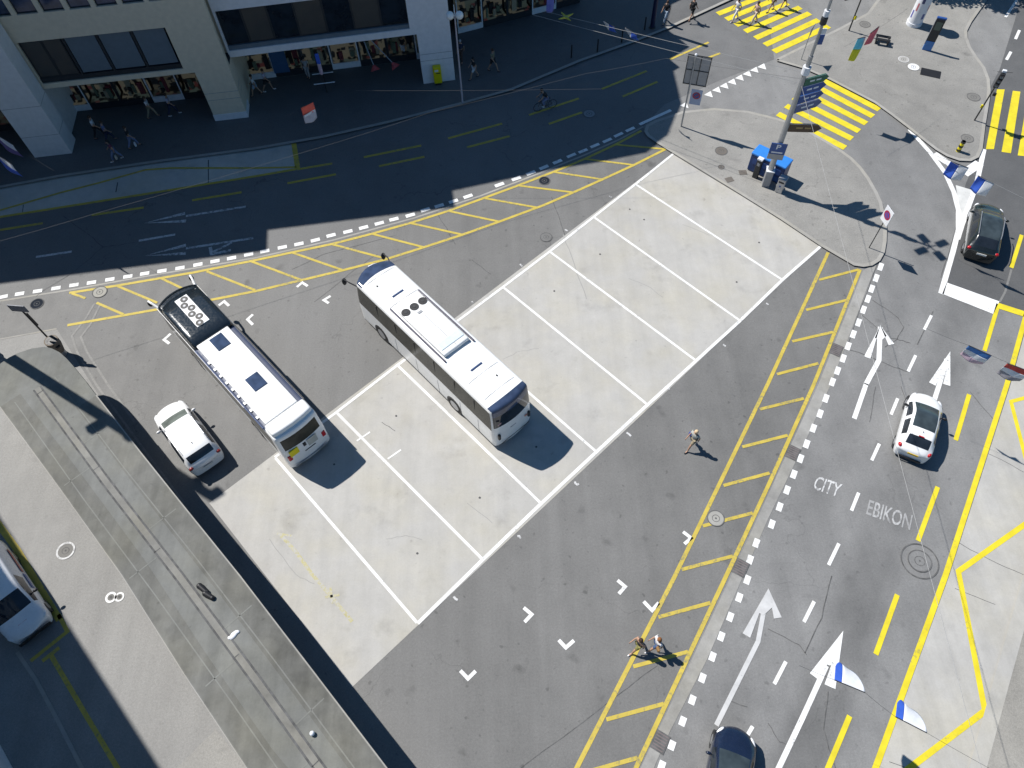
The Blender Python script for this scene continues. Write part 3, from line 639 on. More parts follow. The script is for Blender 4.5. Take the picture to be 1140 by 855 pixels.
m = FB(); m.b(-12.5, 2.25, .36, 12, 4.0, 4.2); m.build('arcade_ceiling', M['soffit'], rC)
m = FB(); m.b(-12.5, 2.25, .36, 12, 8.8, 8.995); m.build('terrace', M['roofgrey'], rC)
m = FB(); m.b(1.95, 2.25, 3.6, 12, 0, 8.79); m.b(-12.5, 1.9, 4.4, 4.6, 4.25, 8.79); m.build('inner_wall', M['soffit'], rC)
shopfront(rC, -12.6, 1.9, 2.95, 7, [M['shop1'], M['shop2'], M['shop1'], M['shop2'], M['shop1'], M['shop3'], M['shop3']])
pb = FB(); pb.b(-10.55, -9.45, 2.85, 2.93, .5, 3.1); pb.build('poster', plain('blue_poster', (.03, .09, .20), .6), rC)
# two red cone lamps on arms
for (tip, s0) in (((417, 75), -3.6), ((439, 72), -3.1)):
    root_ = frame(P_C, A_C) @ Vector((s0, .05, 3.9)); end = G(*tip, 2.75)
    l = thing('arm_lamp', 'red cone lamp on a thin arm below white facade, %s' % ('the left one' if s0 < -3.4 else 'the one nearer letter box'), 'lamp', root_, 0, 'red cone lamps')
    d = end - root_; MB().cyl((0, 0, 0), d * .93, .03, .03, 6).build('arm', M['steel'], l)
    MB().cyl(d * .9, d * 1.06 + Vector((0, 0, -.12)), .06, .34, 14).build('lamp_shade', plain('red_lamp_shade', (.36, .05, .055), .5), l)
# --- recessed building with the dark canopy
P_D, A_D = (-3.11, 52.588), 19.9
rD = building('recessed shop building with bright posters under a dark canopy', P_D, A_D)
shopfront(rD, .1, 10.3, 0.0, 5, [M['shop1'], M['shop2'], M['shop1'], M['shop3'], M['shop3']], z1=3.2)
inv = frame(P_D, A_D).inverted()
dm = FB(); dm.prism([inv @ Vector((x, y, 0)) for x, y in ((-3.0, 51.6), (2.2, 52.7), (3.7, 53.8), (3.1, 54.8), (4.8, 56.2), (3.4, 58.6), (4.3, 61.5), (11, 66), (9, 72), (-3, 68))], 3.55, 14.0); dm.build('upper_storeys', M['palegrey'], rD)
dm = FB(); dm.b(.1, 10.2, -1.2, .6, 3.3, 3.5); dm.build('canopy', M['soffit'], rD)
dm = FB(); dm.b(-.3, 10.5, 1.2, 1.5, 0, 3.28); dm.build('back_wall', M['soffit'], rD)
# --- block beyond the left edge of the picture that shades the lower left corner
a0 = G(0, 575); a1 = G(180, 857); d = (a1 - a0).normalized(); k = HB / math.tan(R_(51)); off = Vector((-math.cos(R_(-33)) * k, -math.sin(R_(-33)) * k, 0))
e0, e1 = a0 + off - d * 14, a1 + off + d * 30; n = Vector((-d.y, d.x, 0)); n = n if n.x < 0 else -n
rE = thing('street_block', 'grey flat roofed building beside the yard, mostly outside the picture', 'building', e0, math.atan2(d.y, d.x))
L_ = (e1 - e0).length
m = FB(); m.b(0, L_, -12, 0, 0, HB - .5); bw = m.build('wall', M['palegrey'], rE)
m = FB(); m.b(0, L_, -12, 0, HB - .49, HB); m.build('roof', M['roofgrey'], rE)
for i in range(12):
    for j in range(5): FB().b(1.5 + i * 4, 3.3 + i * 4, .005, .09, 1.6 + 3.8 * j, 3.6 + 3.8 * j).build('window', M['bluewin'], rE)
# --- canopy roof of the bus shelter
ZC = 3.0
CAN_R = [(107, 440), (156, 503), (200, 558), (267, 641), (349, 748), (432, 857), (463, 897)]
CAN_L = [(308, 897), (276, 857), (206, 752), (136, 641), (66, 543), (0, 453), (-22, 428)]
CAN_E = [(-22, 424), (-12, 412), (0, 405), (10, 398), (20, 393), (35, 388), (50, 386), (58, 388), (66, 392), (74, 399), (82, 408), (95, 424)]
rS = thing('bus_shelter', 'long weathered concrete shelter roof with rounded end and central gutter', 'shelter', (0, 0, 0))
MB().prism(g(CAN_R + CAN_L + CAN_E, ZC), ZC - .28, ZC).build('roof', M['canopy'], rS)
eb_ = MB()
for (l, sgn) in ((CAN_R, 1), (CAN_L, 1)):
    p_ = g(l, ZC + .003); d0 = (p_[-1] - p_[0]).normalized(); n0 = Vector((-d0.y, d0.x, 0)); mid_ = G(200, 650, ZC); n0 = n0 if (mid_ - p_[2]).dot(n0) > 0 else -n0
    eb_.strip([q + n0 * .55 for q in p_[:-1]], 1.0)
eb_.build('edge_band', concrete('edge_band_concrete', (.160, .160, .149), .2, 1.0, streak=R_(-47) - math.pi / 2), rS)
gm = [(41, 432), (120, 539), (199, 641), (285, 757), (357, 857), (386, 897)]
MB().strip(g(gm, ZC + .006), .34).build('gutter', concrete('gutter_concrete', (.215, .212, .198), .25, 1.0), rS)
gd = MB()
for s_ in (-1, 1):
    pts = g(gm, ZC + .010); dd = (pts[-1] - pts[0]).normalized(); nn = Vector((-dd.y, dd.x, 0)) * .17 * s_
    gd.strip([p + nn for p in pts], .085)
pts = g(gm, ZC + .010); 
for k in range(26):
    c = pts[0].lerp(pts[-1], (k + random.random() * .5) / 26); gd.strip([c - dd * .02, c + dd * .02], .30) if k % 6 == 0 else None
gd.build('gutter_joint', M['tar'], rS)
ed = MB(); er = g(CAN_R, ZC + .012); el_ = g(CAN_L, ZC + .012)
ed.strip(er, .05); ed.strip(el_, .035); ed.build('edge_trim', M['kerb'], rS)
sm = MB()
for off_ in (-1.15, .95): sm.strip([p + Vector((-dd.y, dd.x, 0)) * off_ for p in g(gm, ZC + .006)], .05)
for t in (.18, .42, .66, .86):
    c = pts[0].lerp(pts[-1], t); nn = Vector((-dd.y, dd.x, 0)); sm.strip([c + nn * .2 - Vector((0, 0, .004)), c + nn * 1.6 - Vector((0, 0, .004))], .05); sm.strip([c - nn * 1.5 + dd * 1.4 - Vector((0, 0, .004)), c - nn * .2 + dd * 1.4 - Vector((0, 0, .004))], .05)
sm.build('seam', concrete('lime_seam', (.203, .207, .196), .15, .8), rS)
for t in (.06, .25, .44, .63, .82):
    c = pts[0].lerp(pts[-1], t); MB().cyl((c.x, c.y, 0), (c.x, c.y, ZC - .28), .14, .14, 14).build('post', M['steel'], rS)
m = MB(); c0, c1 = pts[0].lerp(pts[-1], .3), pts[0].lerp(pts[-1], .6); q = (c1 - c0); m.box((c0 + c1) / 2 * 1 - Vector((0, 0, (c0.z + c1.z) / 2 - .45)), (q.length, .45, .08), math.atan2(q.y, q.x)); m.build('bench', plain('bench_wood', (.2, .13, .08), .7), rS)
# debris on the roof
c = G(260, 707, ZC + .02); mm = MB()
mm.ball(c, (.22, .12, .05), 2, Matrix.Rotation(.9, 4, 'Z')); mm.ball(c + Vector((.12, .12, 0)), (.12, .08, .05), 2); mm.ball(c - Vector((.13, .10, 0)), (.10, .08, .04), 2)
tag(mm.build('white_rag', M['signwhite'], smooth=True), 'crumpled white rag lying beside the gutter of the shelter roof', 'rag')
tag(MB().ball(G(347.5, 816.5, ZC + .10), .10, 2).build('small_ball', M['signwhite'], smooth=True), 'small white ball lying on the shelter roof near the bottom edge', 'ball')
for i, (p0, p1) in enumerate((((223, 653), (231, 660)), ((229.5, 661.5), (237, 666)))):
    s = thing('shoe', 'dark shoe on the shelter roof, %s of the pair' % ('the one nearer the street lamp shadow' if i == 0 else 'the one nearer the white rag'), 'shoe', G(*lerp(p0, p1, .5), ZC), 0, 'pair of dark shoes on the roof')
    a, b = G(*p0, ZC) - Vector(s.location), G(*p1, ZC) - Vector(s.location)
    t = MB(); t.cyl(a + Vector((0, 0, .09)), b + Vector((0, 0, .07)), .13, .10, 12); t.ball(a + Vector((0, 0, .09)), .13, 2); t.ball(b + Vector((0, 0, .07)), .11, 2); t.build('upper', M['black'], s, smooth=True)
# ================================================================== vehicles
def wheel(parent, x, y, r, side, wd=.2):
    MBt = MB().cyl((x, y - wd / 2, r), (x, y + wd / 2, r), r, r, 24)
    w = MBt.build('wheel', M['rubber'], parent, smooth=True)
    MB().cyl((x, y + side * wd / 2, r), (x, y + side * (wd / 2 + .012), r), r * .66, r * .62, 18).build('rim', M['rim'], w)
    return w
def car(label, loc, rz, S, paint, Wd, roofglass=None, L=4.0, screen='screen', rails=None, cat='car', name='parked_car', lamps=True, wheels=(-.31, .32), wr=.32, sidewin=True, rearglass='glass'):
    """S: stations from rear to front: x, half width, belt height, top inner y, top z, kind"""
    t = thing(name, label, cat, loc, rz)
    rows = []
    for x, w, zb, yt, zt, kd in S:
        cab = 1.0 if kd.startswith('roof') else .5
        half = [(w * .92, .22), (w * .985, .42), (w, min(.70, zb - .06)), (w * .975, zb), (yt + .045, zt - .045 * cab), (yt - .03, zt + .012), (yt * .72, zt + .04), (0, zt + .06)]
        rows.append([Vector((x, y, z)) for y, z in half] + [Vector((x, -y, z)) for y, z in half[-2::-1]])
    xr, xf = S[0][0], S[-1][0]
    for r in rows:                      # rounded nose and tail in plan
        for p in r:
            k = min(1, abs(p.y) / Wd)
            if p.x > 0: p.x -= .26 * k * k * max(0, (p.x - xf * .35) / (xf * .65))
            elif p.x < xr * .45: p.x += .13 * k * k * (p.x - xr * .45) / (xr * .55)
    nr = len(rows[0]); names = ['body', 'windscreen', 'rear_window', 'roof_glass', 'side_window', 'side_window']
    bm = bmesh.new(); V = [[bm.verts.new(p) for p in r] for r in rows]
    kinds = [q[5] for q in S]
    def addf(vs, mi):
        f = bm.faces.new(vs); f.material_index = mi; f.smooth = True
    for i in range(len(S) - 1):
        a, b = kinds[i], kinds[i + 1]
        for k in range(nr - 1):
            kk = min(k, nr - 2 - k); mi = 0; left = k < nr // 2
            if kk in (5, 6) and a == 'tail' and b == 'roof0': mi = 2
            elif kk in (5, 6) and a == 'roof9' and b == 'cowl': mi = 1
            elif sidewin and kk == 3 and a.startswith('roof') and (b.startswith('roof') or b == 'cowl') and (a, b) != ('roof4', 'roof5'): mi = 4 if left else 5
            elif roofglass and kk in (5, 6) and a in roofglass and b.startswith('roof'): mi = 3
            addf((V[i][k], V[i + 1][k], V[i + 1][k + 1], V[i][k + 1]), mi)
    for r, rev in ((V[0], True), (V[-1], False)):
        for k in range(nr // 2):
            q = [r[k], r[k + 1], r[nr - 2 - k], r[nr - 1 - k]] if k < nr // 2 - 1 else [r[k], r[k + 1], r[nr - 1 - k]]
            addf(q[::-1] if rev else q, 0)
    bmesh.ops.recalc_face_normals(bm, faces=bm.faces)
    me = bpy.data.meshes.new('cage'); bm.to_mesh(me); bm.free()
    for _ in range(6): me.materials.append(None)
    tmp = bpy.data.objects.new('cage', me); COL.objects.link(tmp); ss = tmp.modifiers.new('smooth', 'SUBSURF'); ss.levels = 3; ss.render_levels = 3
    fine = bpy.data.meshes.new_from_object(tmp.evaluated_get(bpy.context.evaluated_depsgraph_get()))
    bpy.data.objects.remove(tmp)
    mats = [paint, M[screen], M[rearglass], M['screen2'], M['glass'], M['glass']]
    for mi, nm in enumerate(names):
        b2 = bmesh.new(); b2.from_mesh(fine)
        bmesh.ops.delete(b2, geom=[f for f in b2.faces if f.material_index != mi], context='FACES')
        if not b2.faces: b2.free(); continue
        for f in b2.faces: f.material_index = 0; f.smooth = True
        m2 = bpy.data.meshes.new(nm); b2.to_mesh(m2); b2.free(); m2.materials.append(mats[mi])
        link(bpy.data.objects.new(nm, m2), t)
    for fx in wheels:
        for s in (1, -1):
            x = fx * L; y = s * (Wd - .165)
            arch = MB().cyl((x, s * (Wd - .40), wr + .02), (x, s * (Wd - .035), wr + .02), wr + .06, wr + .06, 24); arch.build('wheel_arch', M['black'], t)
            wheel(t, x, y, wr, s, .24)
    return t
def mirror(t, x, y, z, s, mat):
    m = MB(); m.ball((x, y + s * .09, z), (.07, .12, .08), 2); m.cyl((x, y - s * .06, z - .02), (x, y + s * .05, z - .01), .025, .025, 8); m.build('mirror', mat, t, smooth=True)
def lens(t, name, c, r, mat, rot=0): MB().ball(c, r, 2, Matrix.Rotation(rot, 4, 'Z')).build(name, mat, t, smooth=True)

# white hatchback driving up the lane
hz = math.atan2(19.22 - 15.58, 22.12 - 19.9); hz = R_(60.5)
hc = G(1026.5, 470, .9); hc.z = 0
S1 = [(-1.99, .66, .66, .45, .70, 'end'), (-1.93, .80, .86, .56, .90, 'bump'), (-1.70, .855, .96, .60, 1.00, 'tail'), (-1.22, .865, .97, .56, 1.37, 'roof0'), (-.80, .87, .96, .57, 1.42, 'roof3'), (-.22, .87, .95, .575, 1.445, 'roof4'),
      (-.14, .87, .945, .575, 1.445, 'roof5'), (.30, .87, .93, .56, 1.40, 'roof9'), (1.02, .865, .90, .66, 1.00, 'cowl'), (1.50, .83, .80, .60, .88, 'hood'), (1.84, .74, .68, .50, .74, 'nose'), (1.98, .60, .52, .40, .56, 'end')]
h = car('white hatchback with glass roof driving over a lane arrow', hc, hz, S1, M['carwhite'], .87, ('roof3', 'roof4', 'roof5'), 3.97, 'screen2', name='hatchback')
for s in (1, -1):
    mirror(h, .62, s * .86, .98, s, M['black']); lens(h, 'taillight', (-1.72, s * .70, .88), (.13, .09, .12), M['red'], s * .5); lens(h, 'headlight', (1.60, s * .645, .705), (.20, .09, .06), M['lamp'], -s * .5)
MB().box((-1.97, 0, .78), (.03, .50, .10)).build('number_plate', M['plate_y'], h); MB().box((-1.23, 0, 1.425), (.05, .26, .03)).build('brake_light', M['red'], h)
MB().box((-.98, 0, 1.50), (.05, .03, .05), 0, .01).build('antenna', M['black'], h)
MB().box((-1.97, 0, .34), (.06, 1.1, .12), 0, .02).build('diffuser', M['black'], h)
# white crossover parked beside the bus shelter
S2 = [(-2.20, .70, .70, .50, .74, 'end'), (-2.14, .83, .94, .62, .99, 'bump'), (-2.00, .885, 1.03, .66, 1.09, 'tail'), (-1.80, .90, 1.05, .60, 1.47, 'roof0'), (-1.0, .905, 1.04, .615, 1.56, 'roof3'), (-.25, .905, 1.02, .625, 1.58, 'roof4'),
      (-.16, .905, 1.02, .625, 1.58, 'roof5'), (.42, .905, 1.0, .60, 1.53, 'roof9'), (1.10, .90, .98, .70, 1.10, 'cowl'), (1.62, .87, .90, .66, .99, 'hood'), (2.02, .80, .78, .56, .84, 'nose'), (2.19, .66, .56, .44, .62, 'end')]
S2 = [(x * 1.04, w_ * 1.03, z1, (.70 if k_.startswith('roof') else y_ * 1.04), z2, k_) for x, w_, z1, y_, z2, k_ in S2]
c = G(205, 480.5, 1.0); c.z = 0
v = car('white crossover car parked close beside the concrete shelter', c, R_(129.5), S2, M['carwhite'], .93, None, 4.55, 'screen', name='crossover_car', wr=.34)
for s in (1, -1):
    mirror(v, .80, s * .90, 1.06, s, M['carwhite']); lens(v, 'taillight', (-2.10, s * .74, .95), (.10, .14, .09), plain('smoked_lens', (.2, .02, .02), .3), s * .4); lens(v, 'headlight', (1.84, s * .72, .80), (.20, .09, .06), M['lamp'], -s * .5)
    MB().tube([(-1.5, s * .70, 1.55), (-1.2, s * .705, 1.60), (.1, s * .71, 1.62), (.40, s * .70, 1.55)], .016).build('roof_rail', M['silver'], v)
MB().box((-1.25, 0, 1.62), (.10, .03, .06), 0, .012).build('antenna', M['black'], v); MB().box((-2.285, 0, .66), (.03, .50, .11)).build('number_plate', M['plate'], v)
# black estate driving away at the top right
S3 = [(-2.28, .72, .72, .52, .76, 'end'), (-2.22, .84, .92, .62, .97, 'bump'), (-2.08, .89, 1.0, .64, 1.05, 'tail'), (-1.55, .905, 1.02, .58, 1.50, 'roof0'), (-1.0, .91, 1.01, .60, 1.55, 'roof3'), (-.25, .91, 1.0, .61, 1.57, 'roof4'),
      (-.16, .91, 1.0, .61, 1.57, 'roof5'), (.40, .91, .99, .59, 1.52, 'roof9'), (1.12, .905, .97, .70, 1.08, 'cowl'), (1.66, .88, .90, .66, .98, 'hood'), (2.08, .80, .78, .56, .83, 'nose'), (2.27, .66, .56, .44, .62, 'end')]
c = G(1099.5, 251.5, 1.0); c.z = 0
b = car('black estate car on the fresh dark asphalt lane', c, R_(63.5), S3, M['carblack'], .91, ('roof0', 'roof3', 'roof4', 'roof5'), 4.55, 'screen2', name='estate_car', wr=.34)
for s in (1, -1):
    mirror(b, .80, s * .90, 1.05, s, M['carblack']); lens(b, 'taillight', (-2.06, s * .74, .92), (.11, .13, .09), M['red'], s * .4); lens(b, 'headlight', (1.84, s * .70, .78), (.2, .09, .06), M['lamp'], -s * .5)
    MB().tube([(-1.5, s * .60, 1.56), (-1.2, s * .62, 1.63), (.1, s * .64, 1.65), (.40, s * .62, 1.57)], .022).build('roof_rail', M['silver'], b)
MB().box((-2.275, 0, .80), (.03, .52, .11)).build('number_plate', M['plate'], b)
# dark blue car at the lower edge
S4 = [(x, w_, z1, y_, z2, k_) for x, w_, z1, y_, z2, k_ in S1]
S4 = [(x * 1.06, w_ * 1.02, z1 * .98, y_ * 1.03, z2 * .99, k_) for x, w_, z1, y_, z2, k_ in S1]
hd = R_(67); nose = G(821, 811, .55); c = nose - Vector((math.cos(hd), math.sin(hd), 0)) * 2.05; c.z = 0
d_ = car('dark blue car entering the picture at the lower edge', c, hd, S4, M['carblue'], .89, ('roof3', 'roof4', 'roof5'), 4.2, 'screen2', name='small_car')
for s in (1, -1): mirror(d_, .68, s * .88, .97, s, M['carblue']); lens(d_, 'headlight', (1.70, s * .665, .69), (.22, .08, .06), M['lamp'], -s * .55); lens(d_, 'taillight', (-1.84, s * .70, .88), (.13, .09, .12), M['red'], s * .5)
# white van in the shade
S5 = [(-2.70, .90, 1.0, .78, 1.85, 'end'), (-2.64, .96, 1.12, .82, 1.90, 'bump'), (-2.3, .98, 1.12, .84, 1.95, 'x'), (-1.0, .99, 1.10, .84, 1.97, 'x'), (.35, .99, 1.08, .83, 1.95, 'roof3'), (.95, .99, 1.07, .80, 1.90, 'roof9'), (1.78, .97, 1.04, .80, 1.16, 'cowl'), (2.25, .93, .96, .74, 1.02, 'hood'), (2.52, .86, .84, .66, .90, 'nose'), (2.66, .74, .60, .5, .70, 'end')]
hv = R_(-46.5); nose = G(36, 704, .75); c = nose - Vector((math.cos(hv), math.sin(hv), 0)) * 2.60; c.z = 0
vn = car('white delivery van standing in the shaded yellow loading box', c, hv, S5, M['vanwhite'], .99, None, 5.3, 'glass', cat='van', name='delivery_van')
for s in (1, -1):
    mirror(vn, 1.20, s * 1.0, 1.16, s, M['black']); lens(vn, 'headlight', (2.24, s * .79, .82), (.20, .10, .08), M['lamp'], -s * .5)
    st = MB(); st.box((-1.0, s * .998, .86), (1.5, .012, .22)); st.build('side_stripe', plain('van_stripe_red', (.35, .03, .04), .4), vn)
    st = MB(); st.box((.35, s * .999, .86), (.9, .012, .22)); st.build('side_lettering', plain('van_stripe_blue', (.04, .09, .32), .4), vn)
MB().box((2.63, 0, .52), (.06, 1.5, .22), 0, .03).build('bumper', M['black'], vn)
em = MB(); em.box((2.08, 0, 1.105), (.05, .40, .012), .0); em.box((1.98, .05, 1.118), (.03, .24, .012)); em.build('emblem', plain('red_print', (.40, .10, .12), .5), vn)

# ------------------------------------------------------------------ buses
def grid_box(xs, ys, zs, r, warp=None, cls=None):
    """rounded box from explicit grid lines -> dict part -> MB"""
    hx0, hx1, hy, z0, z1 = xs[0], xs[-1], ys[-1], zs[0], zs[-1]
    def rnd(p):
        c = Vector((min(max(p.x, hx0 + r), hx1 - r), min(max(p.y, -hy + r), hy - r), min(max(p.z, z0 + r * .4), z1 - r)))
        d = p - c
        if d.length > 1e-6 and sum(1 for k in d if abs(k) > 1e-6) > 1:
            m = max(abs(k) for k in d); d = d.normalized() * m
        q = c + d
        return warp(q) if warp else q
    out = {}
    def quad(a, b, c, d):
        P = [Vector(v) for v in (a, b, c, d)]; ctr = sum(P, Vector()) / 4
        n = (P[1] - P[0]).cross(P[2] - P[0]).normalized()
        nm = cls(ctr, n) if cls else 'body'
        out.setdefault(nm, MB()).face([rnd(p) for p in P])
    for i in range(len(xs) - 1):
        for j in range(len(ys) - 1):
            quad((xs[i], ys[j], z1), (xs[i + 1], ys[j], z1), (xs[i + 1], ys[j + 1], z1), (xs[i], ys[j + 1], z1))
            quad((xs[i], ys[j], z0), (xs[i], ys[j + 1], z0), (xs[i + 1], ys[j + 1], z0), (xs[i + 1], ys[j], z0))
        for k in range(len(zs) - 1):
            quad((xs[i], ys[0], zs[k]), (xs[i + 1], ys[0], zs[k]), (xs[i + 1], ys[0], zs[k + 1]), (xs[i], ys[0], zs[k + 1]))
            quad((xs[i], ys[-1], zs[k]), (xs[i], ys[-1], zs[k + 1]), (xs[i + 1], ys[-1], zs[k + 1]), (xs[i + 1], ys[-1], zs[k]))
    for j in range(len(ys) - 1):
        for k in range(len(zs) - 1):
            quad((xs[0], ys[j], zs[k]), (xs[0], ys[j], zs[k + 1]), (xs[0], ys[j + 1], zs[k + 1]), (xs[0], ys[j + 1], zs[k]))
            quad((xs[-1], ys[j], zs[k]), (xs[-1], ys[j + 1], zs[k]), (xs[-1], ys[j + 1], zs[k + 1]), (xs[-1], ys[j], zs[k + 1]))
    return out
def lin(a, b, n): return [a + (b - a) * i / n for i in range(n + 1)]
def bus_parts(t, out, mats):
    for nm, m in out.items():
        bmesh.ops.remove_doubles(m.bm, verts=m.bm.verts, dist=1e-4)
        o = m.build(nm.split('|')[0], mats[nm], t); smooth_by_angle(o.data, 50)

# touring coach
hC = R_(130.4); lf = Vector((math.cos(hC + math.pi / 2), math.sin(hC + math.pi / 2), 0)); fw = Vector((math.cos(hC), math.sin(hC), 0))
rear = G(554, 500.5, .3) - lf * 1.25; rear.z = 0; cc = rear + fw * 6.02
co = thing('touring_coach', 'white touring coach with dark side glass and three roof fans', 'coach', cc, hC); co.scale = (1, 1, 1.03)
def warpC(p):
    q = p.copy(); k = p.y / 1.25
    if p.x > 3.5: q.x -= .55 * k * k * ((p.x - 3.5) / 2.5) ** 2
    if p.x > 4.6 and p.z > 1.2: q.x -= .30 * ((p.z - 1.2) / 2.2) ** 2 * ((p.x - 4.6) / 1.4)
    if p.x < -5.2: q.x += (.20 * k * k + .16 * max(0, (p.z - 1.4) / 2) ** 2) * ((-5.2 - p.x) / .8)
    if p.z > 1.7: q.y *= 1 - .045 * (p.z - 1.7) / 1.7
    if p.z > 3.3: q.z += .06 * (1 - k * k)
    return q
def clsC(c, n):
    if abs(n.y) > .5 and 1.72 < c.z < 3.22 and c.x > -5.80: return 'window_band|L' if n.y > 0 else 'window_band|R'
    if n.z > .5 and c.x > 5.02: return 'windscreen'
    if n.x > .5 and c.z > 1.35: return 'windscreen'
    if n.x < -.5 and 1.95 < c.z < 2.95: return 'rear_glass'
    if n.x < -.5 and 2.9 < c.z: return 'rear_window'
    if n.z > .5 and c.x < -5.45 : return 'rear_window'
    return 'body'
xsC = lin(-6.0, -5.45, 3) + lin(-5.45, 4.6, 24)[1:] + [4.85, 5.02, 5.2, 5.4, 5.6, 5.8, 5.92, 6.0]
ysC = [-1.25, -1.19, -1.1, -.9, -.6, -.3, 0, .3, .6, .9, 1.1, 1.19, 1.25]
zsC = [.28, .40, .7, 1.05, 1.35, 1.55, 1.72, 2.0, 2.35, 2.7, 2.9, 3.05, 3.22, 3.32, 3.40]
bus_parts(co, grid_box(xsC, ysC, zsC, .17, warpC, clsC), {'body': M['buswhite'], 'window_band|L': M['busglass'], 'window_band|R': M['busglass'], 'windscreen': M['bluewin'], 'rear_window': M['bluewin'], 'rear_glass': M['glass']})
for x in (-2.65, 3.65):
    for s in (1, -1):
        MB().cyl((x, s * .98, .52), (x, s * 1.256, .52), .60, .60, 26).build('wheel_arch', M['black'], co); wheel(co, x, s * 1.11, .50, s, .3)
MB().box((-.2, 1.253, .34), (11, .01, .035)).build('side_seam', M['black'], co)
for s in (1, -1): 
    q = MB()
    for x in (-4.6, -3.2, -1.4, .4, 2.2): q.box((x, s * 1.2545, .95), (.018, .008, 1.1))
    q.build('hatch_joint', M['signback'], co)
for s in (1, -1):
    for x in (-4.4, -2.9, -1.3, .3, 1.9, 3.5): MB().box((x, s * 1.224, 2.4), (.04, .02, 1.3)).build('window_pillar', M['black'], co)
for x in (-4.9, -3.7, 2.6, 4.7): MB().box((x, 0, 3.464), (.016, 1.9, .012)).build('roof_seam', plain('seam_grey', (.55, .55, .55), .6), co)
MB().tube([(5.98, .5, 1.5), (5.80, .1, 2.3)], .02, 6).build('wiper', M['black'], co); MB().tube([(5.98, -.5, 1.5), (5.80, -.8, 2.3)], .02, 6).build('wiper', M['black'], co)
for x, y in ((4.2, .5), (-4.3, -.4)): MB().cyl((x, y, 3.44), (x, y, 3.52), .05, .03, 10).build('aerial', M['black'], co)
# roof unit
def rbx(m, c, d, bev=.06): m.box(c, d, 0, bev, None, 3)
a_ = MB(); rbx(a_, (.15, 0, 3.56), (3.9, 1.62, .24), .10); au = a_.build('roof_unit', M['buswhite'], co, smooth=True)
for y in (-.55, 0, .55):
    f_ = MB().cyl((1.62, y, 3.66), (1.62, y, 3.70), .24, .24, 24).build('fan', M['black'], au); MB().cyl((1.62, y, 3.701), (1.62, y, 3.715), .09, .08, 12).build('fan_hub', M['darksteel'], f_)
for s in (1, -1):
    q = MB(); q.box((.25, s * .93, 3.49), (4.5, .09, .10), 0, .03); q.build('roof_rail', plain('navy_trim', (.02, .02, .06), .4), co)
q = MB(); q.box((-.35, -.05, 3.695), (2.6, .02, .012)); q.box((1.15, 0, 3.69), (.14, .26, .03)); q.build('unit_joint', M['signback'], au)
q = MB(); rbx(q, (-1.25, 0, 3.66), (.5, 1.45, .10), .04); q.build('unit_cover', plain('pale_blue_cover', (.62, .70, .74), .25), au)
for x in (-2.75, 3.55):
    hh = MB(); rbx(hh, (x, 0, 3.485), (.95, .72, .07), .03); ho = hh.build('roof_hatch', M['buswhite'], co)
    MB().box((x - .50, 0, 3.475), (.045, .70, .05)).build('hatch_edge', M['cdark'], ho)
for s in (1, -1):
    MB().tube([(5.25, s * 1.12, 3.02), (5.75, s * 1.30, 3.08), (6.25, s * 1.34, 2.95)], .035, 8).build('mirror_arm', M['black'], co)
    q = MB(); q.ball((6.30, s * 1.33, 2.72), (.10, .14, .26), 2); q.build('mirror', M['black'], co, smooth=True)
    q = MB(); q.box((-5.93, s * 1.0, 1.15), (.12, .14, .46), 0, .04); q.build('taillight', M['black'], co)
MB().box((-5.985, -.75, 1.35), (.02, .16, .14)).build('sticker', plain('pale_red_sticker', (.5, .22, .16), .6), co)
lo_ = MB(); lo_.box((-6.0, .12, 1.42), (.02, .36, .05), 0); lo_.build('tailgate_handle', M['signback'], co)
MB().box((-6.0, 0, .50), (.02, 1.9, .03)).build('bumper_joint', M['black'], co)
nt_ = MB(); nt_.box((-5.95, .95, 2.42), (.015, .20, .12)); nt_.build('window_sticker', plain('pink_sticker', (.5, .3, .3), .6), co)

# city bus with black front dome
hB = R_(131.6); lf = Vector((math.cos(hB + math.pi / 2), math.sin(hB + math.pi / 2), 0)); fw = Vector((math.cos(hB), math.sin(hB), 0))
rear = Vector((-11.15, 16.25, 0)) - lf * 1.2; cb = rear + fw * 5.95
cy_ = thing('city_bus', 'white city bus with a black front dome and yellow rear panel', 'bus', cb, hB); cy_.scale = (1, 1, 1.08)
def warpB(p):
    q = p.copy(); k = p.y / 1.22
    if p.x > 4.0: q.x -= .40 * k * k * ((p.x - 4.0) / 1.95) ** 2
    if p.x < -5.2: q.x += (.16 * k * k + .22 * max(0, (p.z - 1.3) / 1.7)) * ((-5.2 - p.x) / .75)
    if p.z > 1.4: q.y *= 1 - .035 * (p.z - 1.4) / 1.6
    return q
def clsB(c, n):
    if abs(n.y) > .5 and 1.15 < c.z < 2.55 and c.x > -5.2: return 'window_band|L' if n.y > 0 else 'window_band|R'
    if n.x > .5 and c.z > .95: return 'windscreen'
    if n.z > .5 and -4.75 < c.x < 1.6: return 'roof_trough'
    if (n.z > .5 or abs(n.y) > .5 and c.z > 2.55) and c.x > 1.6: return 'dome_base'
    if n.x < -.5 and 1.75 < c.z < 2.52 and abs(c.y) < 1.03: return 'rear_window'
    return 'body'
xsB = [-5.95, -5.85, -5.6, -5.2, -4.75] + lin(-4.75, 1.6, 16)[1:] + lin(1.6, 4.6, 6)[1:] + [4.9, 5.2, 5.5, 5.7, 5.85, 5.95]
ysB = [-1.22, -1.16, -1.03, -.8, -.5, -.2, .2, .5, .8, 1.03, 1.16, 1.22]
zsB = [.26, .4, .7, .95, 1.15, 1.45, 1.75, 2.1, 2.4, 2.52, 2.58, 2.68, 2.78]
M['trough'] = plain('roof_trough_blue', (.05, .065, .12), .5)
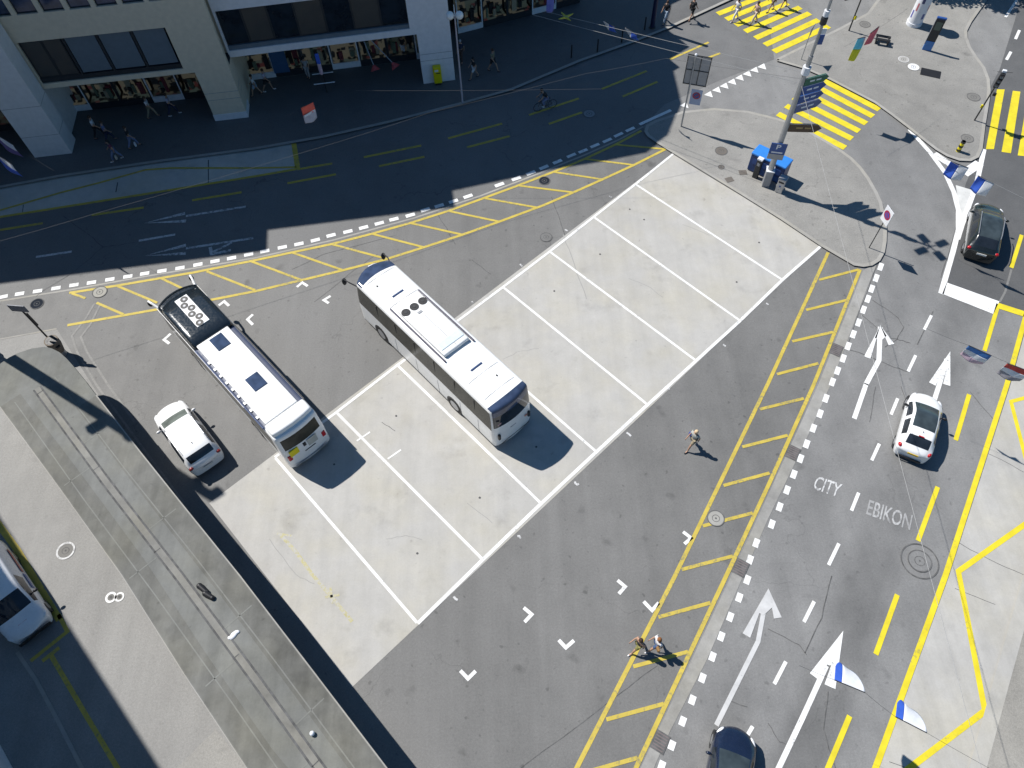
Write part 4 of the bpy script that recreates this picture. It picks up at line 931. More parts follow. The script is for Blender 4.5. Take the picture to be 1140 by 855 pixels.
M['dome'] = plain('black_gloss_dome', (.012, .017, .022), .16, 0, .8, .1)
bus_parts(cy_, grid_box(xsB, ysB, zsB, .14, warpB, clsB), {'body': M['buswhite'], 'window_band|L': M['busglass'], 'window_band|R': M['busglass'], 'windscreen': M['glass'], 'rear_window': M['busglass'], 'roof_trough': M['trough'], 'dome_base': M['dome']})
def warpD(p):
    q = p.copy(); k = p.y / 1.16
    q.x -= (.40 * k * k) * max(0, (p.x - 3.2) / 2.6) ** 2
    if p.x > 4.4: q.z -= .52 * ((p.x - 4.4) / 1.35) ** 2 * (1 if p.z > 2.9 else .1)
    if p.x < 2.3 and p.z > 2.9: q.z -= .10 * (2.3 - p.x) / .6
    return q
dm = grid_box([1.62, 1.85, 2.3, 3.1, 3.6, 4.1, 4.4, 4.7, 5.0, 5.3, 5.55, 5.75], [-1.14, -1.05, -.85, -.5, 0, .5, .85, 1.05, 1.14], [2.76, 2.86, 2.96, 3.06, 3.14], .16, warpD, None)
bus_parts(cy_, {'roof_dome': dm['body']}, {'roof_dome': M['dome']})
fp = MB(); fp.box((3.62, -.02, 3.155), (2.35, .72, .05), 0, .015); fpo = fp.build('fan_panel', M['buswhite'], cy_)
for i in range(6):
    x = 4.55 - i * .385; y = .105 * (1 if i % 2 else -1) 
    f_ = MB().ring((x, y, 3.19), .075, .205, 22).build('fan', M['black'], fpo); MB().cyl((x, y, 3.181), (x, y, 3.188), .08, .08, 14).build('fan_hub', M['signback'], f_)
rp = MB(); rp.box((-1.58, .08, 2.90), (6.34, 1.86, .26), 0, .05, None, 3); rpo = rp.build('roof_panel', M['buswhite'], cy_, smooth=True)
rc = grid_box([-5.60, -5.5, -5.3, -5.0, -4.76], [-1.12, -1.0, -.6, 0, .6, 1.0, 1.12], [2.70, 2.85, 2.98, 3.04], .10, lambda p: Vector((p.x + .10 * (p.y / 1.1) ** 2 * (1 if p.x < -5.2 else 0), p.y, p.z)), None)
bus_parts(cy_, {'rear_roof': rc['body']}, {'rear_roof': M['buswhite']})
for x, ydum in ((.95, 0), (-2.40, 0)):
    MB().box((x, -.02, 3.045), (.95, .72, .05), 0, .02).build('roof_hatch', M['bluewin'], cy_)
rb = MB()
for i in range(9):
    x = .4 - i * .55; rb.box((x, 1.06, 2.80), (.16, .10, .06))
rb.build('roof_rib', M['buswhite'], rpo)
for s in (1, -1):
    MB().box((-1.58, s * 1.185, 2.80), (6.3, .05, .10), 0, .015).build('roof_edge', M['cdark'] if s > 0 else M['black'], cy_)
    MB().box((1.4, s * 1.203, 2.60), (8.6, .02, .035)).build('side_trim', M['buswhite'], cy_)
    MB().tube([(5.35, s * 1.06, 2.62), (5.95, s * 1.22, 2.74), (6.35, s * 1.28, 2.66)], .065, 8).build('mirror_arm', M['buswhite'], cy_)
    q = MB(); q.ball((6.36, s * 1.27, 2.46), (.10, .13, .22), 2); q.build('mirror', M['black'], cy_, smooth=True)
    q = MB(); q.box((-5.83, s * 1.0, 1.12), (.10, .22, .40), 0, .04); q.build('taillight', M['red'], cy_)
for x in (-2.9, 3.15):
    for s in (1, -1):
        MB().cyl((x, s * .95, .50), (x, s * 1.226, .50), .58, .58, 26).build('wheel_arch', M['black'], cy_); wheel(cy_, x, s * 1.08, .48, s, .3)
ax = -5.79
q = MB(); q.box((-5.90, .70, 1.45), (.05, .50, .46), 0, .01); q.build('rear_panel', M['postyellow'], cy_)
q = MB(); q.box((-5.915, .08, 1.50), (.05, .16, .26)); q.build('rear_vent', M['black'], cy_)
q = MB(); q.box((-5.93, -.35, 1.42), (.03, .55, .55), 0, .01); q.build('rear_flap', plain('grey_flap', (.42, .43, .40), .5), cy_)
q = MB(); q.box((-5.955, -.10, 1.02), (.02, .62, .05)); q.build('grille_slot', M['black'], cy_)
q = MB(); q.box((-5.50, 0, 2.36), (.10, 1.9, .10), 0, .03); q.build('rear_spoiler', plain('olive_visor', (.055, .052, .042), .5), cy_)
q = MB(); q.box((-5.96, 0, .42), (.04, 2.0, .10), 0, .02); q.build('bumper', M['signback'], cy_)
# ================================================================== street furniture
def post(mb, a, h, r, r2=None, n=12): mb.cyl((0, 0, a), (0, 0, h), r, r2 or r, n)
def pieces(t, name, mat, fn, smooth=False):
    m = MB(); fn(m); return m.build(name, mat, t, smooth=smooth)
def board(t, name, mat, P, ang, s0, s1, z0, z1, th=.03, y=0.0, pt=False):
    """upright board on the vertical plane through P (world) with heading ang; coordinates local to t"""
    o = Vector((P[0], P[1], 0)) - Vector((t.location.x, t.location.y, 0)); a = R_(ang)
    Mx = Matrix.Translation(o) @ Matrix.Rotation(a, 4, 'Z')
    m = MB()
    if pt:   # arrow shaped end
        zc = (z0 + z1) / 2; tipx = s1; sx = s1 - (z1 - z0) * .55
        pr = [(s0, z0), (sx, z0), (tipx, zc), (sx, z1), (s0, z1)]
        f = [Mx @ Vector((s, y - th / 2, z)) for s, z in pr]; b = [Mx @ Vector((s, y + th / 2, z)) for s, z in pr]
        m.face(f); m.face(b[::-1])
        for i in range(5): m.face([f[i], b[i], b[(i + 1) % 5], f[(i + 1) % 5]])
        bmesh.ops.recalc_face_normals(m.bm, faces=m.bm.faces)
    else: m.box(((s0 + s1) / 2, y, (z0 + z1) / 2), (s1 - s0, th, z1 - z0), M=Mx)
    return m.build(name, mat, t), Mx
# --- tall mast with direction signs on the island
mp = G(851.5, 207); mp.z = .10; H_M = 12.9
mast = thing('sign_mast', 'tall grey lamp mast carrying blue, green and brown direction boards', 'mast', (mp.x, mp.y, 0))
pieces(mast, 'pole', M['steel'], lambda m: (m.cyl((0, 0, .1), (0, 0, 4.2), .19, .17, 16), m.cyl((0, 0, 4.2), (0, 0, 9.2), .165, .12, 16), m.cyl((0, 0, 9.2), (0, 0, H_M), .085, .07, 12)), True)
def colr(py, r, h, mat, nm='collar'):
    z = zat(mp, py); pieces(mast, nm, mat, lambda m: m.cyl((0, 0, z - h / 2), (0, 0, z + h / 2), r, r, 16))
colr(78, .22, .45, M['signwhite']); colr(14.5, .15, .30, M['signwhite']); colr(23, .17, .35, M['darksteel'])
zt = zat(mp, 45); q = MB(); q.box((.22, .05, zt), (.28, .04, .55)); q.build('small_sign', M['signblue'], mast)
q = MB(); q.box((.22, .05, zt + .48), (.25, .04, .30)); q.build('small_sign', M['signwhite'], mast)
for k in range(4):
    a = k * math.pi / 2 + .35; d = Vector((math.cos(a), math.sin(a), 0))
    MB().tube([(0, 0, H_M - .1), d * .35 + Vector((0, 0, H_M + .05))], .04).build('lamp_arm', M['steel'], mast)
    MB().box(d * .75 + Vector((0, 0, H_M + .05)), (.75, .48, .12), a, .05).build('lamp_head', M['darksteel'], mast)
zs_ = [zat(mp, y) for y in (88, 96.5, 96.5, 107, 107.5, 117, 117.5, 127)]
def mast_board(mat, zt_, zb_, px_tip, py_tip, tag_, ang=None, white=True):
    e = G(px_tip, py_tip, (zt_ + zb_) / 2) - mp; L = math.hypot(e.x, e.y); an = math.degrees(math.atan2(e.y, e.x))
    o, Mx = board(mast, 'direction_board', mat, mp + Vector((0, 0, 0)), an, .17, L, zb_, zt_, .05, -.03, True)
    if white:
        m = MB(); h = zt_ - zb_
        m.box(((.17 + L) / 2 - .05, -.058, zt_ - .025), (L - .3, .004, .02), M=Mx); m.build('edge_line', M['signwhite'], o)
        for k, (f0, f1) in enumerate(((.28, .48), (.52, .72))):
            MB().box(((f0 + f1) / 2 * L, -.058, (zt_ + zb_) / 2), ((f1 - f0) * L * .9, .004, h * .20), M=Mx).build('print', M['signwhite'] if tag_ != 'brown' else plain('ochre_print', (.35, .24, .10), .6), o)
    return o
mast_board(M['signgreen'], zs_[0], zs_[1], 922.5, 84.5, 'g'); mast_board(M['signblue'], zs_[2] - .03, zs_[3], 919.5, 93.5, 'b'); mast_board(M['signblue'], zs_[4] - .03, zs_[5], 916.5, 103, 'b')
mast_board(plain('sign_slate', (.11, .135, .27), .5), zs_[6] - .03, zs_[7], 914.5, 112.5, 'b')
zbt, zbb = zat(mp, 137), zat(mp, 146)
mast_board(M['signbrown'], zbt, zbb, 914.5, 142.5, 'brown')
zp0, zp1, zp2 = zat(mp, 157), zat(mp, 168.5), zat(mp, 174.5)
o, Mx = board(mast, 'parking_sign', M['signblue'], mp, -14, -.52, .42, zp1, zp0, .04, -.24)
m = MB(); put_text(m, 'P', lambda u, v: Mx @ Vector((-.17 + .26 * u, -.264, zp0 - .42 + .34 * v)), .02); m.build('lettering', M['signwhite'], o)
MB().box((-.05, -.263, zp1 + .12), (.66, .004, .09), M=Mx).build('print', M['signwhite'], o)
board(mast, 'parking_plate', M['signback'], mp, -14, -.52, .42, zp2, zp1 - .02, .04, -.24)
pieces(mast, 'foot_cabinet', M['signback'], lambda m: m.box((0, 0, .72), (.46, .46, 1.24), R_(-14), .03)); pieces(mast, 'foot_cabinet_lid', M['signwhite'], lambda m: m.box((0, 0, 1.37), (.52, .56, .06), R_(-14), .01))
# --- blue containers
c0, c1 = G(829.5, 191.5), G(866, 209); d = c1 - c0; an = math.atan2(d.y, d.x); L = d.length
bn = thing('recycling_container', 'blue recycling container with paler lid beside the sign mast', 'container', c0 + Vector((0, 0, .1)), an)
pieces(bn, 'body', M['cdark'], lambda m: m.box((L / 2, .62, .66), (L, .95, 1.22), 0, .04))
pieces(bn, 'lid', M['cblue'], lambda m: m.box((L / 2, .62, 1.36), (L + .05, 1.02, .16), 0, .06, None, 3))
for k in range(3): MB().box((L * (.2 + .3 * k), .135, .85), (L * .22, .02, .40), 0, .005).build('flap', M['cblue'] if False else plain('container_flap', (.018, .06, .22), .4), bn)
c = G(840, 198.5); pk = thing('payment_post', 'dark grey ticket post with white top in front of blue container', 'ticket machine', (c.x, c.y, .1), an)
pieces(pk, 'column', M['darksteel'], lambda m: m.box((0, 0, .72), (.34, .26, 1.44), 0, .03)); pieces(pk, 'screen', M['signwhite'], lambda m: m.box((0, -.02, 1.50), (.36, .30, .12), 0, .02)); pieces(pk, 'keypad', M['signback'], lambda m: m.box((0, -.137, 1.12), (.18, .02, .22)))
c = G(866.5, 214); lb = thing('litter_bin', 'silver upright litter bin on the kerb beside the blue container', 'litter bin', (c.x, c.y, .1), an + .1)
pieces(lb, 'body', M['silver'], lambda m: m.box((0, 0, .52), (.46, .42, 1.04), 0, .04)); pieces(lb, 'opening', M['black'], lambda m: m.box((0, -.205, .86), (.34, .03, .12))); pieces(lb, 'hood', M['steel'], lambda m: m.box((0, 0, 1.09), (.52, .50, .10), 0, .04)); pieces(lb, 'badge', M['signblue'], lambda m: m.box((0, -.214, .55), (.10, .012, .12)))
# --- gantry post with the backs of two sign panels and a no-stopping sign
sp = G(758, 142); sp.z = 0
u0 = PV(767, 60, sp, 0)
sg = thing('sign_post', 'grey post with big sign panels seen from behind and a no stopping plate', 'sign post', (sp.x, sp.y, 0))
zt = zat(sp, 63)
pieces(sg, 'pole', M['steel'], lambda m: m.cyl((0, 0, .1), (0, 0, zt + .1), .055, .055, 12)); pieces(sg, 'cap', M['signwhite'], lambda m: m.ball((0, 0, zt + .12), .09, 2))
A_S = -19
def on(px, py): return PV(px, py, sp, A_S)
tl, tr, br, bl = on(767, 59.5), on(792.5, 67), on(784.5, 99), on(760.5, 91)
s0, s1 = (tl[0] + bl[0]) / 2, (tr[0] + br[0]) / 2; zt_, zb_ = (tl[1] + tr[1]) / 2, (bl[1] + br[1]) / 2
o, Mx = board(sg, 'sign_panel', M['signback'], sp, A_S, s0, s1, zb_, zt_, .03, .08)
for nm, bx in (('frame', ((s0 + s1) / 2, .06, zt_, s1 - s0 + .06, .05)), ('frame', ((s0 + s1) / 2, .06, zb_, s1 - s0 + .06, .05)), ('frame', ((s0 + s1) / 2, .055, (zt_ + zb_) / 2, s1 - s0, .04))):
    MB().box((bx[0], bx[1], bx[2]), (bx[3], .05, bx[4]), M=Mx).build(nm, M['darksteel'], o)
for x in (s0, s1, (s0 + s1) / 2 + .12): MB().box((x, .055, (zt_ + zb_) / 2), (.05, .055, zt_ - zb_ - .06), M=Mx).build('frame', M['darksteel'], o)
tl, tr, br, bl = on(770.5, 97.5), on(783.3, 101), on(778.6, 117), on(767.3, 114)
s0, s1 = (tl[0] + bl[0]) / 2, (tr[0] + br[0]) / 2; zt_, zb_ = (tl[1] + tr[1]) / 2, (bl[1] + br[1]) / 2
o, Mx = board(sg, 'no_stopping_plate', plain('plate_pale_blue', (.36, .42, .56), .5), sp, A_S, s0, s1, zb_, zt_, .03, -.08)
cs, cz = on(775.6, 105.6); rr = (s1 - s0) * .36
RX = Mx @ Matrix.Translation((cs, -.0, cz)) @ Matrix.Rotation(math.pi / 2, 4, 'X')
MB().disc(RX @ Vector((0, 0, .100)), rr, 24, M=RX.to_3x3().to_4x4()).build('ring', M['signred'], o)
MB().disc(RX @ Vector((0, 0, .103)), rr * .70, 24, M=RX.to_3x3().to_4x4()).build('disc', M['signblue'], o)
q = MB(); Rr = RX @ Matrix.Rotation(.7, 4, 'Z'); q.box((0, 0, .106), (rr * 1.5, rr * .26, .003), M=Rr); q.build('bar', M['signred'], o)
# --- diamond no-stopping sign by the turning lane
sp = G(966.8, 277); 
ns = thing('no_stopping_sign', 'white upright no stopping sign on the island kerb by the turning lane', 'road sign', (sp.x, sp.y, 0))
zt = zat(sp, 229); A_N = -58
pieces(ns, 'pole', M['darksteel'], lambda m: m.cyl((0, 0, .1), (0, 0, zt - .25), .03, .03, 10))
TL_, TR_ = G(988.3, 228, zt), G(995.3, 238, zt); c_ = (TL_ + TR_) / 2; zb = zat((TL_.x, TL_.y), 242.7)
v_ = TR_ - TL_; sw = v_.length; an_ = math.atan2(v_.y, v_.x)
off_ = c_ - Vector((sp.x, sp.y, zt)); 
Mx = Matrix.Translation((off_.x, off_.y, (zt + zb) / 2)) @ Matrix.Rotation(an_, 4, 'Z')
MB().box((0, 0, 0), (sw, .03, zt - zb), M=Mx).build('plate', M['signwhite'], ns)
sd_ = -1 if (Mx.to_3x3() @ Vector((0, -1, 0))).y < 0 else 1
RX = Mx @ Matrix.Rotation(math.pi / 2, 4, 'X'); rr = min(sw, zt - zb) * .40
MB().disc(RX @ Vector((0, .05, .018)), rr, 24, M=RX.to_3x3().to_4x4()).build('ring', M['signred'], ns)
MB().disc(RX @ Vector((0, .05, .021)), rr * .66, 24, M=RX.to_3x3().to_4x4()).build('disc', plain('violet_blue', (.06, .06, .30), .5), ns)
q = MB(); q.box((0, .05, .024), (rr * 1.35, rr * .24, .003), M=RX @ Matrix.Translation((0, .05, 0)) @ Matrix.Rotation(-.78, 4, 'Z') @ Matrix.Translation((0, -.05, 0))); q.build('bar', M['signred'], ns)
MB().tube([(0, 0, zb + .2), (off_.x, off_.y, zb + .2)], .025).build('bracket', M['darksteel'], ns)
print('NOSTOP', sw, zt, zb, math.degrees(an_), off_)
# --- traffic signal at the right
sp = G(1084, 135.3)
ts = thing('traffic_signal', 'slim traffic signal post with black three-lens head beside the zebra', 'traffic light', (sp.x, sp.y, .1))
pieces(ts, 'pole', M['darksteel'], lambda m: m.cyl((0, 0, 0), (0, 0, 3.7), .05, .045, 10))
ah = R_(-28); hx = Matrix.Rotation(ah, 4, 'Z')
hd_ = MB().box((0, -.12, 3.15), (.30, .24, .98), M=hx, bev=.03).build('signal_head', M['black'], ts)
for k in range(3): 
    MB().cyl(hx @ Vector((0, -.235, 3.46 - .31 * k)), hx @ Vector((0, -.27, 3.46 - .31 * k)), .105, .105, 18).build('lens', plain('grey_lens', (.16, .18, .19), .3), hd_)
    MB().box(hx @ Vector((0, -.31, 3.57 - .31 * k)), (.22, .14, .02), ah).build('visor', M['black'], hd_)
pieces(ts, 'cap', M['signwhite'], lambda m: m.box(hx @ Vector((0, .02, 3.74)), (.26, .18, .16), ah, .03))
pieces(ts, 'bracket', M['black'], lambda m: m.box(hx @ Vector((.24, .1, 2.05)), (.20, .16, .18), ah, .02)); pieces(ts, 'push_button', M['postyellow'], lambda m: m.box(hx @ Vector((-.08, -.02, 1.12)), (.12, .12, .22), ah, .02))
pieces(ts, 'antenna', M['darksteel'], lambda m: m.tube([hx @ Vector((-.35, .1, 3.55)), hx @ Vector((.5, .1, 3.72))], .018))
# second signal post at the top edge, with yellow push button
sp = G(944.5, 35.5)
t2 = thing('signal_post', 'dark signal post with yellow push button at the top kerb', 'traffic light', (sp.x, sp.y, .1))
pieces(t2, 'pole', M['darksteel'], lambda m: m.cyl((0, 0, 0), (0, 0, 3.6), .055, .05, 10)); pieces(t2, 'push_button', M['postyellow'], lambda m: m.box((.07, -.05, 1.05), (.16, .14, .26), 0, .02)); pieces(t2, 'signal_head', M['black'], lambda m: m.box((.05, -.1, 3.2), (.3, .24, .95), .4, .03))
sp = G(891.5, 67.5)
t3 = thing('road_sign', 'thin post with small triangular sign beside the large yellow crossing', 'road sign', (sp.x, sp.y, .1))
pieces(t3, 'pole', M['steel'], lambda m: m.cyl((0, 0, 0), (0, 0, 2.25), .03, .03, 8))
m = MB(); Mx = Matrix.Translation((0, 0, 2.3)) @ Matrix.Rotation(R_(55), 4, 'Z'); P3 = [(-.42, .3), (.42, .3), (0, -.40)]
f = [Mx @ Vector((x, -.04, z)) for x, z in P3]; b_ = [Mx @ Vector((x, -.06, z)) for x, z in P3]; m.face(f); m.face(b_[::-1])
for i in range(3): m.face([f[i], b_[i], b_[(i + 1) % 3], f[(i + 1) % 3]])
m.build('plate', M['signback'], t3)
# --- advertising column, stele, bollards, letter box
c = G(1016.5, 28); ac = thing('advertising_column', 'white advertising column with torn posters at the top of the sidewalk', 'advert column', (c.x, c.y, .1))
pieces(ac, 'drum', M['signwhite'], lambda m: m.cyl((0, 0, .25), (0, 0, 3.3), .52, .52, 28), True); pieces(ac, 'base', M['signwhite'], lambda m: m.cyl((0, 0, 0), (0, 0, .25), .56, .56, 28)); pieces(ac, 'cap', M['signback'], lambda m: m.cyl((0, 0, 3.3), (0, 0, 3.5), .60, .52, 28))
pc_ = [(.10, .10, .35), (.45, .14, .16), (.06, .07, .16), (.55, .45, .5), (.12, .13, .30), (.5, .25, .28), (.25, .3, .45), (.07, .07, .1)]
for k in range(8):
    a0 = math.radians(180 + 24 * k); z0 = .55 + .62 * (k % 4) + random.uniform(0, .12); hgt = random.uniform(.35, .6); m = MB(); n = 5; wd = R_(random.uniform(14, 24))
    for i in range(n):
        p = [Vector((.524 * math.cos(a), .524 * math.sin(a), 0)) for a in (a0 + wd * i / n, a0 + wd * (i + 1) / n)]
        m.face([p[0] + Vector((0, 0, z0)), p[1] + Vector((0, 0, z0)), p[1] + Vector((0, 0, z0 + hgt)), p[0] + Vector((0, 0, z0 + hgt))])
    m.build('poster', plain('poster_print', pc_[k], .6), ac)
c = G(1030.5, 57); stl = thing('info_stele', 'dark information stele with bright blue foot and slanted panel', 'info pillar', (c.x, c.y, .1), R_(-25))
pieces(stl, 'foot', M['cblue'] if False else plain('stele_blue', (.06, .20, .50), .4), lambda m: m.box((0, 0, .36), (.62, .16, .72), 0, .02)); pieces(stl, 'panel', M['darksteel'], lambda m: m.box((0, 0, 1.56), (.62, .15, 1.66), 0, .02)); pieces(stl, 'map_board', plain('map_green', (.10, .13, .10), .4), lambda m: m.box((0, -.082, 1.9), (.42, .012, .60)))
pieces(stl, 'top', M['signblue'], lambda m: m.box((0, 0, 2.46), (.66, .2, .12), 0, .03)); pieces(stl, 'edge', M['signback'], lambda m: m.box((-.325, 0, 1.4), (.02, .16, 1.9)))
c = G(1065.7, 169.5); yb_ = thing('traffic_bollard', 'small yellow and black kerb bollard at the sidewalk tip', 'bollard', (c.x, c.y, .1))
pieces(yb_, 'shaft', M['postyellow'], lambda m: m.cyl((0, 0, 0), (0, 0, .8), .14, .11, 14))
for z in (.12, .42, .74): pieces(yb_, 'band', M['black'], lambda m: m.cyl((0, 0, z - .06), (0, 0, z + .06), .146, .138, 14))
sA = frame(P_C, A_C)
p0 = sA @ Vector((1.05, -.22, .12)); lbx = thing('letter_box', 'yellow letter box standing against the white pier', 'letter box', p0, R_(8))
pieces(lbx, 'body', M['postyellow'], lambda m: m.box((0, 0, .80), (.58, .36, 1.30), 0, .06, None, 3)); pieces(lbx, 'foot', M['black'], lambda m: m.box((0, 0, .07), (.4, .26, .14))); pieces(lbx, 'slot', M['black'], lambda m: m.box((.06, -.182, .98), (.30, .014, .07))); pieces(lbx, 'notice', M['signwhite'], lambda m: m.box((-.05, -.182, 1.18), (.26, .012, .16)))
for k, (x, y) in enumerate(((636, 64), (665, 57.5), (692, 47), (717.5, 33))):
    c = G(x, y, .12); b_ = thing('bollard', ['black bollard, farthest left of four along the shaded kerb', 'black bollard, second from left along the shaded kerb', 'black bollard, third from left beside the hanging flags', 'black bollard, nearest the dark blue pillar on the kerb'][k], 'bollard', c, 0, 'black bollards along the kerb')
    pieces(b_, 'shaft', M['black'], lambda m: m.cyl((0, 0, 0), (0, 0, .95), .055, .05, 12)); pieces(b_, 'cap', M['darksteel'], lambda m: m.ball((0, 0, .96), .07, 2))
c = G(726, 30.5, .12); bp = thing('blue_pillar', 'dark blue pillar standing on the sunlit end of the arcade kerb', 'pillar', c)
pieces(bp, 'shaft', plain('navy_coat', (.012, .015, .055), .4), lambda m: m.cyl((0, 0, 0), (0, 0, 5.4), .17, .15, 18)); pieces(bp, 'foot', M['darksteel'], lambda m: m.cyl((0, 0, 0), (0, 0, .08), .26, .24, 18))
# --- lamp post with white globes
c = G(515, 113.5, .12); lp = thing('lamp_post', 'thin pink-white lamp post with white globes before the third pier', 'street lamp', c)
zt = zat(c, 18) - .12
pieces(lp, 'pole', plain('pinkish_paint', (.50, .44, .47), .5), lambda m: m.cyl((0, 0, 0), (0, 0, zt), .065, .045, 12)); pieces(lp, 'finial', M['signwhite'], lambda m: m.cyl((0, 0, zt), (0, 0, zt + .75), .035, .02, 8))
for s in (-1, 1): MB().ball((s * .30, 0, zt + .05), .26, 3).build('globe', M['globe'], lp, smooth=True); MB().tube([(0, 0, zt - .15), (s * .22, 0, zt - .08)], .025).build('bracket', M['steel'], lp)
# --- bin and stop pole by the shelter
c = G(71, 394, .01); hb = thing('hopper_bin', 'brown hopper shaped litter bin at the rounded shelter end', 'litter bin', c)
pieces(hb, 'hopper', plain('bin_brown', (.19, .16, .13), .95, spec=0.1), lambda m: (m.cyl((0, 0, .35), (0, 0, .95), .22, .36, 20), m.cyl((0, 0, .95), (0, 0, 1.32), .36, .37, 20)), True); pieces(hb, 'foot', M['steel'], lambda m: m.cyl((0, 0, 0), (0, 0, .36), .20, .21, 16)); pieces(hb, 'opening', M['black'], lambda m: m.cyl((0, 0, 1.322), (0, 0, 1.326), .31, .31, 20)); pieces(hb, 'slot', M['black'], lambda m: m.box((.30, -.22, 1.02), (.12, .22, .10), R_(-36)))
c = G(61, 384, .01); bs = thing('stop_pole', 'dark bus stop pole with a flat sign beside the brown bin', 'bus stop sign', c)
zt = zat(c, 346); pieces(bs, 'pole', M['darksteel'], lambda m: m.cyl((0, 0, 0), (0, 0, zt), .05, .045, 10)); pieces(bs, 'sign_plate', plain('stop_sign_grey', (.12, .13, .16), .5), lambda m: m.box((-.1, 0, zt + .20), (.95, .06, .50), R_(-8), .01)); pieces(bs, 'timetable', M['darksteel'], lambda m: m.box((.10, 0, zt - .75), (.07, .07, 1.1)))
# --- tall floodlight mast just beyond the left edge; its long shadow crosses the shelter roof
c = Vector((-29.2, 24.25, 0)); fm = thing('floodlight_mast', 'thick floodlight mast at the left edge whose shadow crosses the shelter roof', 'mast', c)
pieces(fm, 'pole', M['steel'], lambda m: m.cyl((0, 0, 0), (0, 0, 20.4), .31, .26, 16)); pieces(fm, 'collar', M['signwhite'], lambda m: m.cyl((0, 0, 0), (0, 0, .5), .40, .40, 16))
for (z, dx, dy) in ((20.4, .30, .0), (19.6, -.3, .25), (16.9, -.35, -.45)): pieces(fm, 'floodlight', M['darksteel'], lambda m: (m.box((dx, dy, z), (.75, .4, .45), .6, .04), m.tube([(0, 0, z - .1), (dx, dy, z - .05)], .05)))
# --- covers, grates and painted shadow discs in the ground
def cover(label, px, py, r, mat, rim=None, z=.024, nm='manhole_or_shadow_disc', group=None, rimw=.05):
    c = G(px, py, z); t = thing(nm, label, 'manhole cover', c, 0, group)  # also lays the two painted shadow discs, which are no manholes
    MB().cyl((0, 0, -.012), (0, 0, 0), r, r, 28).build('lid', mat, t)
    MB().ring((0, 0, .004), r * .93, r * .93 + rimw, 32).build('rim', rim or M['tar'], t)
    m = MB(); m.ring((0, 0, .004), r * .40, r * .47, 24); m.build('groove', M['tar'], t); MB().disc((0, 0, .005), .05, 10).build('keyhole', M['tar'], t)
iron = plain('iron_cover', (.13, .115, .10), .7); lite = concrete('pale_cover', (.33, .325, .31), .1, .6); grey_ = plain('grey_cover', (.17, .165, .155), .8)
cover('large double ringed manhole in the lane below the faded lettering', 1024, 624.5, .52, M['road'], M['tar'], nm='manhole_or_shadow_disc', rimw=.06); 
structure(MB().ring(G(1024, 624.5, .022), .80, .86, 36).build('joint_ring', M['tar']))
cover('pale round manhole on the yellow hatching right of the pad', 797, 577, .40, lite); cover('round manhole beside the top edge of the concrete pad', 608, 264, .36, M['lot']); cover('manhole ringed in white paint left of the shelter roof', 73, 613, .38, grey_, M['worn'], rimw=.09)
cover('smaller white ringed cap near the shelter, left one', 123.5, 665, .17, grey_, M['white'], rimw=.1); cover('smaller white ringed cap near the shelter, right one', 133, 664.5, .15, grey_, M['white'], rimw=.08)
cover('dark manhole in the shaded street near the cyclist', 656, 126.5, .42, plain('shade_iron', (.22, .23, .24), .6)); cover('pale manhole by the stub of yellow hatching at left', 111, 325, .42, lite)
cover('round manhole on the island beside the blue container', 803, 168, .40, iron, z=.11); cover('small round cap on the island above the concrete pad', 803, 186, .18, iron, z=.11); cover('brownish manhole left of the traffic signal', 1084, 108, .44, grey_, z=.11); cover('brownish manhole beside the yellow black bollard', 1077, 154, .40, grey_, z=.11)
cover('grey manhole behind the hanging red flag', 963, 27, .40, grey_, z=.11); cover('white round cover on the sidewalk, upper left of two', 1006, 66, .36, plain('chalk_cover', (.36, .35, .33), .8), M['worn'], z=.115); cover('bright white round cover beside the dark plate', 1017, 74.5, .38, M['signwhite'], M['white'], z=.13)
cover('painted round shadow left of the bus stop pole sign', 41, 338, .38, plain('painted_shadow', (.02, .025, .035), 1.0, spec=0.05))  # cast shadow of a round lamp painted as a dark disc, no real cover
cover('painted round shadow on the hatching near the pad corner', 606, 201, .36, plain('painted_shadow', (.02, .025, .035), 1.0, spec=0.05))  # round cast shadow laid down as a dark disc, nothing is set in the ground
for k, (x, y, nm) in enumerate(((827, 192, 'square plate on the island left of the blue container'), (812, 200, 'square plate on the island nearest the pad kerb'), (872, 179, 'square rusty plate behind the parking sign'))):
    c = G(x, y, .104); t = tag(MB().box((0, 0, .006), (.5, .42, .012), .3 * k, .004).build('cover_plate', iron), nm, 'cover plate'); t.location = c
for k, (x, y, nm) in enumerate(((931, 389.5, 'drain grate highest up the gutter, nearest the island'), (882.5, 504, 'drain grate in the gutter left of the hatchback'), (824.5, 632, 'drain grate in the gutter right of the white corner ticks'), (735, 826, 'drain grate lowest in the gutter, nearest the blue car'))):
    c = G(x, y, .018); t = thing('drain_grate', nm, 'drain', c, ANG_R, 'drain grates along the gutter')
    MB().box((0, 0, .0), (.78, .62, .010)).build('frame', M['tar'], t)
    for q in range(6): MB().box((-.30 + .12 * q, 0, .009), (.045, .50, .012)).build('grate_bar', plain('grate_iron', (.16, .13, .13), .6), t)
c = G(1036, 81.5, .104); hh = thing('dark_plate', 'dark rectangular plate on the corner sidewalk', 'hatch', c, R_(-25)); MB().box((0, 0, .01), (1.35, .85, .02)).build('lid', M['black'], hh); MB().box((-.75, .1, .008), (.12, .06, .016)).build('end_tab', M['signback'], hh)  # flat dark rectangle with a small pale tab at one end
c = G(981, 48, .10); bh = thing('low_bars', 'low pair of black bars on the corner sidewalk by the hanging flags', 'bench', c, R_(-22))  # pair of dark bars raised on short supports
for y in (-.22, .22): MB().box((0, y, .40), (1.05, .26, .06), 0, .01).build('dark_bar', M['black'], bh)
for x in (-.42, .42): MB().box((x, 0, .185), (.08, .5, .37)).build('leg', M['darksteel'], bh)
